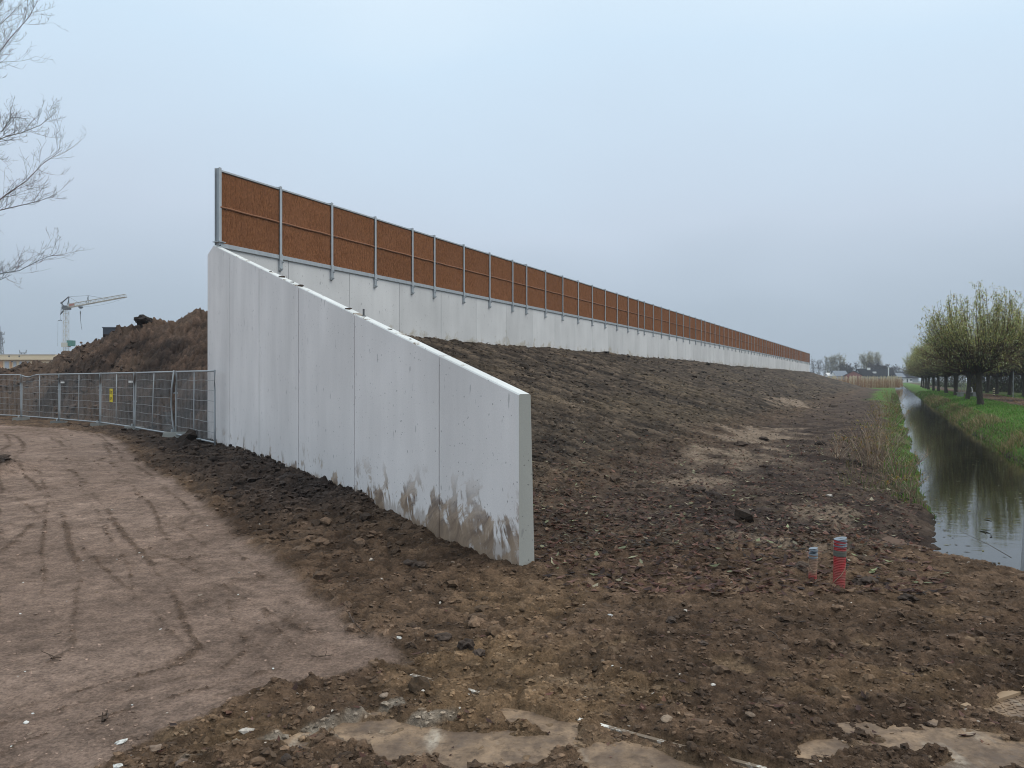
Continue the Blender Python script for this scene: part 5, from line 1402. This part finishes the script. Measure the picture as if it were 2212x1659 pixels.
# ---- fallen leaves: small curled blades of four faces
def leaf_cloud(name, X, Y, L, cols, lift=0.012):
    z, _, _ = terrain(X, Y); n = len(X)
    yaw = NR.uniform(0, 6.283, n); pit = NR.normal(0, .35, n); w = L * NR.uniform(.16, .30, n); cur = L * NR.uniform(-.05, .28, n)
    t = np.array([0, .5, 1.0]); P = []
    def pt(a, b, c):      # along, across, up
        x = a * np.cos(yaw) - b * np.sin(yaw); y = a * np.sin(yaw) + b * np.cos(yaw)
        return np.stack([X + x, Y + y, z + lift + c + a * np.sin(pit) * .6], -1)
    P = [pt(-L / 2, 0 * L, cur * .6), pt(0 * L, -w, cur * .15), pt(L / 2, 0 * L, cur), pt(0 * L, w, cur * .35), pt(-L * .05, 0 * L, -cur * .1)]
    V = np.stack(P, 1).reshape(-1, 3)
    f = np.array([[0, 1, 4], [1, 2, 4], [2, 3, 4], [3, 0, 4]])
    Fq = (f[None] + (np.arange(n) * 5)[:, None, None]).reshape(-1, 3)
    cc = np.array(cols)[NR.integers(0, len(cols), n)] * NR.uniform(.65, 1.25, (n, 1))
    return tag(link(name, mesh_np(name, V, Fq, np.repeat(cc, 5, 0)), LEAF), kind='stuff')
LEAFC = [(0.15, 0.070, 0.052), (0.11, 0.052, 0.040), (0.19, 0.100, 0.066), (0.075, 0.042, 0.034), (0.23, 0.155, 0.10), (0.12, 0.066, 0.045), (0.24, 0.135, 0.105), (0.05, 0.034, 0.030), (0.10, 0.055, 0.045)]
X, Y = cand(17000, 7.2, 26, 0.8, 0.6); X, Y = keep(X, Y, lambda mk: np.clip(mk['strip'] * 0.95 + 0.5 * mk['behind'] * (mk['s'] > 10) - mk['grass'] - .6 * mk['gl'], 0, 1) * (mk['s'] < 17.3))
leaf_cloud('fallen_leaves', X, Y, NR.uniform(.06, .15, len(X)), LEAFC)
X, Y = cand(620, 7.5, 24, 0.8, 0.6); X, Y = keep(X, Y, lambda mk: np.clip(mk['strip'] + 0.4 * mk['behind'] * (mk['s'] > 10), 0, 1) * (mk['s'] < 17.3))
leaf_cloud('fallen_leaves', X, Y, NR.uniform(.08, .16, len(X)), [(0.38, 0.37, 0.24), (0.30, 0.33, 0.19), (0.42, 0.38, 0.27)], 0.02)
X, Y = cand(700, 3.2, 9, 0.9); X, Y = keep(X, Y, lambda mk: np.clip(0.45 + 0.4 * (mk['s'] > 9) - .9 * mk['track'], 0, 1))
leaf_cloud('fallen_leaves', X, Y, NR.uniform(.03, .075, len(X)), LEAFC)
# straw and plant bits on the bank
X, Y = cand(42000, 9, 90, 0.5); X, Y = keep(X, Y, lambda mk: np.clip(mk['emb'] * 0.8 + 0.5 * mk['behind'] * (mk['s'] > 11), 0, 1) * (mk['s'] < 17))
leaf_cloud('straw_bits', X, Y, NR.uniform(.05, .14, len(X)) * np.clip(Y / 22, 0.8, 2.5), [(0.13, 0.10, 0.068), (0.20, 0.165, 0.115), (0.085, 0.070, 0.042), (0.040, 0.030, 0.022), (0.030, 0.023, 0.018), (0.050, 0.038, 0.027), (0.10, 0.08, 0.055)], 0.02)
# leaves on the path
X = NR.uniform(0, 1, 5000); sP = 24.2 + 3.2 * NR.random(5000); tP = 8 + 85 * X ** 1.4
PX = P0[0] + sP * Nw[0] + tP * Dw[0]; PY = P0[1] + sP * Nw[1] + tP * Dw[1]
leaf_cloud('fallen_leaves', PX, PY, NR.uniform(.08, .18, 5000), [(0.26, 0.155, 0.08), (0.18, 0.10, 0.06), (0.32, 0.23, 0.12), (0.12, 0.075, 0.05)], 0.03)

def float_cloud(n):
    s_ = np.where(NR.random(n) < .55, 17.5 + NR.exponential(.25, n), 20.1 - NR.exponential(.3, n)); s_ = np.where(NR.random(n) < .3, NR.uniform(17.5, 20.1, n), s_); t_ = -3.5 + 70 * NR.random(n) ** 1.8
    return P0[0] + s_ * Nw[0] + t_ * Dw[0], P0[1] + s_ * Nw[1] + t_ * Dw[1]
X, Y = float_cloud(520)
_z, _c, _m = terrain(X, Y); _k2 = _z < WATER_Z - .05; X, Y = X[_k2], Y[_k2]; _o = leaf_cloud('floating_leaves', X, Y, NR.uniform(.04, .11, len(X)), [(0.16, 0.13, 0.05), (0.10, 0.08, 0.04), (0.22, 0.21, 0.10), (0.07, 0.06, 0.04)])
_co = np.zeros(len(_o.data.vertices) * 3, dtype=np.float32); _o.data.vertices.foreach_get('co', _co); _co = _co.reshape(-1, 3); _co[:, 2] = WATER_Z + .006 + .12 * (_co[:, 2] - _co[:, 2].reshape(-1, 5).mean(1).repeat(5)); _o.data.vertices.foreach_set('co', _co.ravel()); _o.data.update()
# ---- grass blades
def blades(name, X, Y, H, cols, spread=0.35, wid=0.006):
    z, _, _ = terrain(X, Y); n = len(X)
    az = NR.uniform(0, 6.283, n); ln = NR.normal(0, spread, n) * H; w = wid * (1 + Y / 25) * NR.uniform(.7, 1.4, n)
    bx, by = np.cos(az), np.sin(az)
    lx, ly = ln * np.cos(az + 1.2), ln * np.sin(az + 1.2)
    a = np.stack([X - bx * w, Y - by * w, z - 0.02], -1); b = np.stack([X + bx * w, Y + by * w, z - 0.02], -1)
    m1 = np.stack([X + bx * w * .7 + lx * .4, Y + by * w * .7 + ly * .4, z + H * .6], -1); m0 = np.stack([X - bx * w * .7 + lx * .4, Y - by * w * .7 + ly * .4, z + H * .6], -1)
    c = np.stack([X + lx * 1.2, Y + ly * 1.2, z + H], -1)
    V = np.stack([a, b, m1, m0, c], 1).reshape(-1, 3)
    f = np.array([[0, 1, 2], [0, 2, 3], [3, 2, 4]]); Fq = (f[None] + (np.arange(n) * 5)[:, None, None]).reshape(-1, 3)
    cc = np.array(cols)[NR.integers(0, len(cols), n)] * NR.uniform(.65, 1.35, (n, 1))
    return tag(link(name, mesh_np(name, V, Fq, np.repeat(cc, 5, 0)), LEAF), kind='stuff')
def strip_pts(n, s0, s1, t0, t1, pw=1.6):
    s_ = NR.uniform(s0, s1, n); t_ = t0 + (t1 - t0) * NR.random(n) ** pw
    return P0[0] + s_ * Nw[0] + t_ * Dw[0], P0[1] + s_ * Nw[1] + t_ * Dw[1]
GR = [(0.075, 0.200, 0.022), (0.10, 0.230, 0.032), (0.12, 0.215, 0.042), (0.065, 0.155, 0.024), (0.16, 0.205, 0.06)]
GD = [(0.16, 0.135, 0.065), (0.11, 0.10, 0.045), (0.09, 0.10, 0.035), (0.2, 0.16, 0.09), (0.06, 0.085, 0.025)]
X, Y = strip_pts(30000, 20.9, 24.3, -2, 120); blades('grass', X, Y, NR.uniform(.04, .13, len(X)), GR, .8)
X, Y = strip_pts(16000, 20.05, 21.3, -3, 130); blades('bank_grass', X, Y, NR.uniform(.04, .16, len(X)), GR * 2 + GD, 1.2)
X, Y = strip_pts(5000, 27.2, 33, 0, 90); blades('grass', X, Y, NR.uniform(.06, .2, len(X)), GR, .6)
X, Y = strip_pts(13000, 16.6, 17.65, -1.0, 130, 1.8); _m = fbm(X * .9, Y * .9, 3, 131) > -0.12; X, Y = X[_m], Y[_m]; blades('bank_grass', X, Y, NR.uniform(.03, .14, len(X)), GR + GD[:3] + [(0.15, 0.19, 0.03), (0.19, 0.17, 0.06)], .9)
X, Y = strip_pts(9000, 20.1, 21.2, 0, 90); _m = fbm(X * .45, Y * .45, 3, 133) > 0.08; X, Y = X[_m], Y[_m]; blades('bank_grass', X, Y, NR.uniform(.12, .36, len(X)), [(0.24, 0.19, 0.09), (0.17, 0.14, 0.065), (0.12, 0.15, 0.045), (0.30, 0.23, 0.13)], 1.3)
# tangle of dry stalks at the foot of both banks
X, Y = strip_pts(900, 20.1, 20.8, 2, 60); blades('dry_stalks', X, Y, NR.uniform(.08, .35, len(X)), GD + [(0.26, 0.22, 0.15)], 1.2, .004)
X, Y = strip_pts(900, 15.8, 17.3, 1, 26); blades('dry_stalks', X, Y, NR.uniform(.06, .3, len(X)), GD + [(0.17, 0.12, 0.085)], 1.1, .004)

# ---- dry twiggy shrubs on the near bank
def dry_shrub(label, s_, t_, H, W, n, seed, yellow=0.3):
    rr = random.Random(seed); p = wpos(s_, t_); z = zg(p.x, p.y); S = Strands()
    for i in range(n):
        az = rr.uniform(0, 6.28); r = W * rr.random() ** .7; lean = Vector((math.cos(az), math.sin(az), 0)) * r
        h = H * rr.uniform(.5, 1.08); b0 = Vector((lean.x * .45 + rr.gauss(0, .08), lean.y * .45 + rr.gauss(0, .08), -.03)); tip = lean * 1.2 + Vector((rr.gauss(0, .1), rr.gauss(0, .1), h))
        mid = b0.lerp(tip, .5) + Vector((rr.gauss(0, .06), rr.gauss(0, .06), .05)); c = rr.choice([(0.31, 0.235, 0.175), (0.22, 0.16, 0.12), (0.42, 0.335, 0.25), (0.16, 0.115, 0.085), (0.31, 0.20, 0.125)])
        S.path([b0, mid, tip], rr.uniform(.0065, .010), .003, c)
        for j in range(rr.randint(1, 4)):
            q = mid.lerp(tip, rr.random()); d = Vector((rr.gauss(0, .6), rr.gauss(0, .6), rr.uniform(.2, 1))).normalized(); L = rr.uniform(.12, .38) * H
            S.path([q, q + d * L], .004, .002, c)
            if rr.random() < yellow:
                for _ in range(4): S.leaf(q + d * L * rr.random(), Vector((rr.gauss(0, 1), rr.gauss(0, 1), rr.gauss(0, .6))), rr.uniform(.05, .11), .018, rr.choice([(0.26, 0.21, 0.04), (0.17, 0.16, 0.045), (0.30, 0.17, 0.045), (0.13, 0.14, 0.04)]))
    rt = thing('dry_shrub', label, 'shrub', (p.x, p.y, z), 0, 'dry twiggy shrubs on the bank'); link('stems', S.branch_mesh('stems'), SHOOT, rt)
    if S.lv: tag(link('foliage', S.leaf_mesh('foliage'), LEAF, rt), kind='stuff')
for i, (s_, t_, H, W, n, ye, lab) in enumerate((
    (16.4, 5.8, 1.1, 0.7, 60, .3, 'tallest clump of dry tan stems on the near bank of the ditch'), (16.9, 5.0, 0.7, 0.6, 36, .25, 'low dry clump sprawling towards the water, in front of the tallest clump'),
    (15.4, 6.6, 0.6, 0.7, 24, .3, 'sparse dry clump left of the tallest clump on the near bank'), (16.4, 9.0, 0.8, 0.7, 36, .6, 'dry clump with yellow leaves behind the tallest clump'),
    (16.6, 14.5, 0.8, 0.7, 36, .7, 'yellowish clump halfway along the near bank'), (16.5, 25.0, 0.95, 0.9, 55, .8, 'far yellowish clump on the near bank'),
    (17.0, 2.6, 0.4, 0.45, 26, .5, 'small tangle of stems at the water edge near the end of the ditch'), (16.4, 36.0, 0.9, 1.1, 60, .8, 'farthest yellow green clump on the near bank'),
    (16.6, 62.0, 1.3, 1.4, 60, .9, 'clump of brown stalks where the ditch narrows'))):
    dry_shrub(lab, s_, t_, H, W, n, 100 + i, ye)
p = wpos(14.6, 6.6); S = Strands(); S.path([Vector((0, 0, -.05)), Vector((-.12, 0, .5)), Vector((-.33, 0, 1.0)), Vector((-.42, 0, 1.25))], .009, .004, (0.24, 0.185, 0.14)); S.path([Vector((-.2, 0, .72)), Vector((-.05, 0, .5))], .004, .003, (0.24, 0.185, 0.14))
rt = thing('bare_sapling', 'single thin bent bare stem standing left of the dry clumps', 'sapling', (p.x, p.y, zg(p.x, p.y))); link('stem', S.branch_mesh('stem'), SHOOT, rt)

# ---- single larger things lying about
def single_lump(name, label, cat, px, py, size, col, seed, group=None, base=ICO2, sc=(1, 1, .75), rough=.42, m=None, z=None, Y=None):
    Y = Y or CAMZ * F / (py - HZ)
    X = xof(px, Y)
    for _ in range(4):
        zz = zg(X, Y) if z is None else z
        if z is None: Y = (CAMZ - zz) * F / (py - HZ); X = xof(px, Y)
    V = lump(base, seed, rough) * size * np.array(sc)
    o = link(name, mesh_np(name, V, base[1], np.tile(np.array(col), (len(V), 1))), m or CLOD); o.location = (X, Y, zz + size * sc[2] * .28); o.rotation_euler = (0, 0, seed)
    return tag(o, label, cat, group)
ICO3 = ico(3)
DK = (0.055, 0.040, 0.031)
single_lump('earth_clod', 'big dark earth lump on the crest of the soil heap', 'clod', 311, 694, 0.50, (0.030, 0.023, 0.020), 3, base=ICO3, sc=(1, .8, .85), Y=40, z=5.02)
for i, (px, py, s_, lab) in enumerate(((890, 1222, .085, 'pair half: left dark clod in front of the low end of the wing wall'), (908, 1222, .06, 'right dark clod in front of the low end of the wing wall'), (1735, 1232, .10, 'dark clod leaning against the shorter drain pipe'),
        (1868, 1262, .11, 'rounded brown clod right of the taller drain pipe'), (1450, 1345, .05, 'dark clod on open soil below the drain pipes'), (1010, 1398, .075, 'dark clod in the middle of the foreground soil'), (955, 1380, .06, 'crumbly clod left of the middle of the foreground soil'),
        (1035, 1415, .06, 'flat dark clod beside the middle foreground clod'), (620, 1640, .03, 'small dark clod at the bottom edge on the track border'), (1520, 1392, .035, 'small dark clod right of the foreground middle'), (1960, 1295, .07, 'rough clod far right below the ditch end'),
        (1650, 950, .16, 'dark clod on the pale sandy wash, right one'), (1600, 963, .18, 'dark clod on the pale sandy wash, left one'), (1510, 1062, .13, 'dark clod at the foot of the bank'), (1245, 1012, .12, 'dark clod on the slope beside the wing wall end'))):
    single_lump('earth_clod', lab.replace('pair half: ', ''), 'clod', px, py, s_, tuple(c * (0.9 + 0.4 * ((i * 7) % 5) / 5) for c in DK), 60 + i, 'single clods on the ground', base=ICO3)
# dirt lumps lying on the wing wall's top
for i, (w, s_, lab) in enumerate(((8.0, .055, 'dark dirt lump at a panel joint of the wing wall top'), (9.3, .05, 'dirt lump on the wing wall top nearer the high end, widest one'), (8.55, .03, 'small dirt lump on the wing wall top between two larger ones'),
        (5.35, .045, 'dirt lump on the wing wall top just above the steel dowel'), (3.6, .03, 'dirt lump on the wing wall top just below the steel dowel'), (10.2, .03, 'highest small dirt lump on the wing wall top'), (2.9, .018, 'lowest small dirt crumb on the wing wall top'))):
    p = wing3(w, 0.06, wtop(w) + s_ * .2); o = link('dirt_lump', mesh_np('dirt_lump', lump(ICO2, 90 + i, .4) * s_ * np.array((1.2, .9, .6)), ICO2[1], np.tile(np.array((.05, .036, .027)), (len(ICO2[0]), 1))), CLOD)
    o.location = p; tag(o, lab, 'dirt lump', 'dirt lumps on the wing wall top')
STONEC = (0.60, 0.60, 0.57)
for i, (px, py, s_, c, lab) in enumerate(((860, 1379, .035, STONEC, 'white angular stone on the soil edge right of the track'), (752, 1336, .024, STONEC, 'white chip beside the twig at the track edge'), (622, 1478, .024, STONEC, 'white chip on the track, right part'),
        (590, 1445, .014, STONEC, 'small white chip just above the right track chip'), (660, 1504, .030, (.42, .45, .45), 'crushed pale green white crumb on the track border'), (262, 1604, .032, STONEC, 'white shell with a dark hollow on the lower track'), (56, 1562, .020, STONEC, 'white chip on the lower left track'),
        (255, 1655, .028, STONEC, 'white shell at the bottom edge of the track'), (849, 1343, .03, (.34, .31, .27), 'pale rounded stone above the white angular stone'), (725, 1560, .032, (.36, .36, .33), 'pale grey stone low between track and plates'), (658, 1565, .03, (.28, .24, .19), 'tan stone left of the pale grey stone'),
        (331, 1620, .045, (.19, .14, .105), 'brown rounded stone at the bottom border of the track'), (392, 1650, .04, (.15, .11, .085), 'brown stone at the bottom edge, right of the rounded one'), (1016, 1428, .02, STONEC, 'white chip in the middle foreground soil'), (910, 1494, .024, (.55, .52, .47), 'white chip left of the plates'),
        (1318, 1330, .026, (.42, .43, .43), 'grey white stone on the soil below the wing wall end'), (1058, 1332, .036, (.27, .28, .29), 'blue grey stone on open soil right of the wing wall foot'), (1793, 1072, .07, (.42, .38, .34), 'pale broken block on the dark strip near the bank'), (1440, 1556, .045, (.24, .18, .13), 'tan cobble in the foreground soil above the whitish plate edge'),
        (1620, 1545, .035, (.15, .11, .08), 'dark brown stone lying near the whitish plate edge'), (1008, 1605, .04, (.20, .15, .11), 'flat brown stone lying on the bottom centre plate'), (832, 1503, .035, (.22, .17, .13), 'brown stone in the soil left of the plates'), (1540, 1480, .02, (.5, .47, .43), 'small pale pebble in the right foreground soil'), (1815, 1428, .022, (.46, .42, .38), 'pale pebble left of the wet plate'))):
    single_lump('stone', lab, 'stone', px, py, s_, c, 200 + i, 'single stones and chips', base=ICO2, sc=(1, .85, .55), rough=.30)
# single leaves with a midrib fold
def single_leaf(label, px, py, L, col, seed, wid=.28):
    rr = random.Random(seed); Y = CAMZ * F / (py - HZ); X = xof(px, Y); z = zg(X, Y)
    n = 7; V = []; 
    for i in range(n):
        u = i / (n - 1); w = L * wid * math.sin(math.pi * min(1, u * .96 + .02)) ** .8 * .5; cz = L * .18 * (u - .4) ** 2 * 2
        V += [(u * L - L / 2, -w, cz + w * .45), (u * L - L / 2, 0, cz), (u * L - L / 2, w, cz + w * .35)]
    Fq = [(i * 3 + k, i * 3 + k + 1, i * 3 + k + 4, i * 3 + k + 3) for i in range(n - 1) for k in (0, 1)]
    V = np.array(V); k0 = len(V); V2 = V - np.array([0, 0, .0012]); Fa = Fq + [(a + k0, d + k0, c + k0, b_ + k0) for a, b_, c, d in Fq]
    o = link('fallen_leaf', mesh_np('fallen_leaf', np.concatenate([V, V2]), np.array(Fa), np.tile(np.array(col), (2 * k0, 1)), smooth=True), LEAF)
    o.location = (X, Y, z + .02); o.rotation_euler = (rr.uniform(-.3, .3), rr.uniform(-.3, .2), rr.uniform(0, 6.28)); return tag(o, label, 'leaf', 'single fallen leaves')
BR, PG, RB = (.10, .055, .045), (.33, .34, .22), (.14, .075, .058)
for i, (px, py, L, c, lab) in enumerate(((901, 1420, .10, RB, 'upright reddish brown leaf at the left soil edge'), (1675, 1545, .11, RB, 'reddish leaf in the soil right of the whitish plate edge'), (2090, 1592, .13, BR, 'large brown curled leaf on the wet plate'), (1855, 1555, .12, BR, 'dark curled leaf left of the wet plate'),
        (1570, 1335, .07, BR, 'dark curled leaf pair, upper one, in the middle right soil'), (1590, 1350, .08, BR, 'dark curled leaf just below another, in the middle right soil'), (1910, 1217, .09, RB, 'brown leaf right of the drain pipes'), (1448, 1205, .10, PG, 'pale green leaf on the dark strip near the drain pipes'),
        (1470, 1160, .10, PG, 'pale green leaf farther back on the dark strip'), (1205, 1210, .09, PG, 'pale leaf standing beside the foot of the wing wall end'), (1385, 1218, .12, PG, 'long pale leaf right of the wing wall foot'), (1640, 1215, .09, PG, 'pale leaf left of the shorter drain pipe'), (1840, 1207, .09, PG, 'pale green leaf beside the taller drain pipe'),
        (390, 1420, .05, (.3, .2, .16), 'pinkish leaf on the track'), (125, 1375, .08, (.22, .19, .15), 'grey brown leaf on the left track'), (2045, 1245, .08, PG, 'pale leaf near the steel post'), (1755, 1510, .06, RB, 'brown leaf in the right foreground soil'), (1960, 1470, .09, BR, 'brown leaf above the tread plate'), (2150, 1350, .09, RB, 'brown leaf near the right edge'))):
    single_leaf(lab, px, py, L, c, 300 + i)
def twig(label, px0, py0, px1, py1, r=.006, c=(.075, .052, .038), br=2, seed=1):
    rr = random.Random(seed); ya = CAMZ * F / (py0 - HZ); yb = CAMZ * F / (py1 - HZ); a = Vector((xof(px0, ya), ya, 0)); d = Vector((xof(px1, yb), yb, 0)); mid = a.lerp(d, .5)
    rt = thing('twig', label, 'twig', (mid.x, mid.y, zg(mid.x, mid.y)), 0, 'single twigs'); S = Strands(); pts = []
    for i in range(6):
        p = a.lerp(d, i / 5); pts.append(Vector((p.x - mid.x + rr.gauss(0, .008), p.y - mid.y + rr.gauss(0, .008), zg(p.x, p.y) - zg(mid.x, mid.y) + .015 + .01 * rr.random())))
    S.path(pts, r, r * .5, c, 5)
    for j in range(br):
        k = rr.randint(1, 4); S.path([pts[k], pts[k] + Vector((rr.gauss(0, .05), rr.gauss(0, .05), .02 + .03 * rr.random()))], r * .5, r * .3, c, 4)
    link('stem', S.branch_mesh('stem'), SHOOT, rt)
for i, a in enumerate((('branched twig at the right edge of the track', 752, 1340, 790, 1378, .008), ('thin twig lying on the track near its right edge', 668, 1424, 718, 1420, .005), ('short dark stick on the left track', 106, 1428, 126, 1424, .008), ('short stick on the lower track', 225, 1565, 228, 1545, .009),
        ('dry stalk lying in front of the low end of the wing wall', 815, 1180, 830, 1168, .006), ('pale stalk on the soil in front of the wing wall', 955, 1172, 1010, 1162, .005), ('long reddish twig on the dark strip', 1430, 1155, 1520, 1202, .007), ('twig on the dark soil left of the taller pipe', 1760, 1265, 1785, 1240, .006), ('twig at the soil edge by the middle foreground', 1660, 1390, 1700, 1410, .006))):
    twig(a[0], *a[1:5], r=a[5], seed=i)
# twigs leaning in the water beside the steel post
S = Strands(); pw = at(2185, 1205, 8.75); S.path([Vector((0, 0, 0)), Vector((-.18, .1, .12)), Vector((-.42, .3, .25))], .005, .002, (.06, .05, .04))
rt = thing('twig', 'thin twig reaching over the water beside the steel post', 'twig', pw, 0, 'single twigs'); link('stem', S.branch_mesh('stem'), SHOOT, rt)
# floating leaves on the water
for i, (px, py, L, c, lab) in enumerate(((2134, 1122, .16, (.20, .16, .04), 'yellowish floating leaf clump on the water'), (2128, 1147, .2, (.09, .10, .04), 'long floating leaf near the end of the ditch'), (2141, 1158, .10, (.03, .03, .03), 'dark triangular scrap floating near the end of the ditch'))):
    Y = (CAMZ - WATER_Z) * F / (py - HZ); o = single_leaf(lab, px, py, L, c, 400 + i, .4); o.location = (xof(px, Y), Y, WATER_Z + .008); o.rotation_euler.x = 0; o.rotation_euler.y = 0

# ------------------------------------------------------------------ haze
hm = bpy.data.materials.new('haze'); hm.use_nodes = True; t_ = hm.node_tree; t_.nodes.clear()
ho = t_.nodes.new('ShaderNodeOutputMaterial'); hv = t_.nodes.new('ShaderNodeVolumePrincipled')
hv.inputs['Color'].default_value = (0.86, 0.92, 1.0, 1); hv.inputs['Density'].default_value = 0.00042; hv.inputs['Anisotropy'].default_value = 0.0
t_.links.new(hv.outputs[0], ho.inputs['Volume'])
b = MB(); b.box((0, 1270, 20.65), (4860, 2720, 45.3 + 0.0))
tag(b.build('haze', hm), kind='stuff')
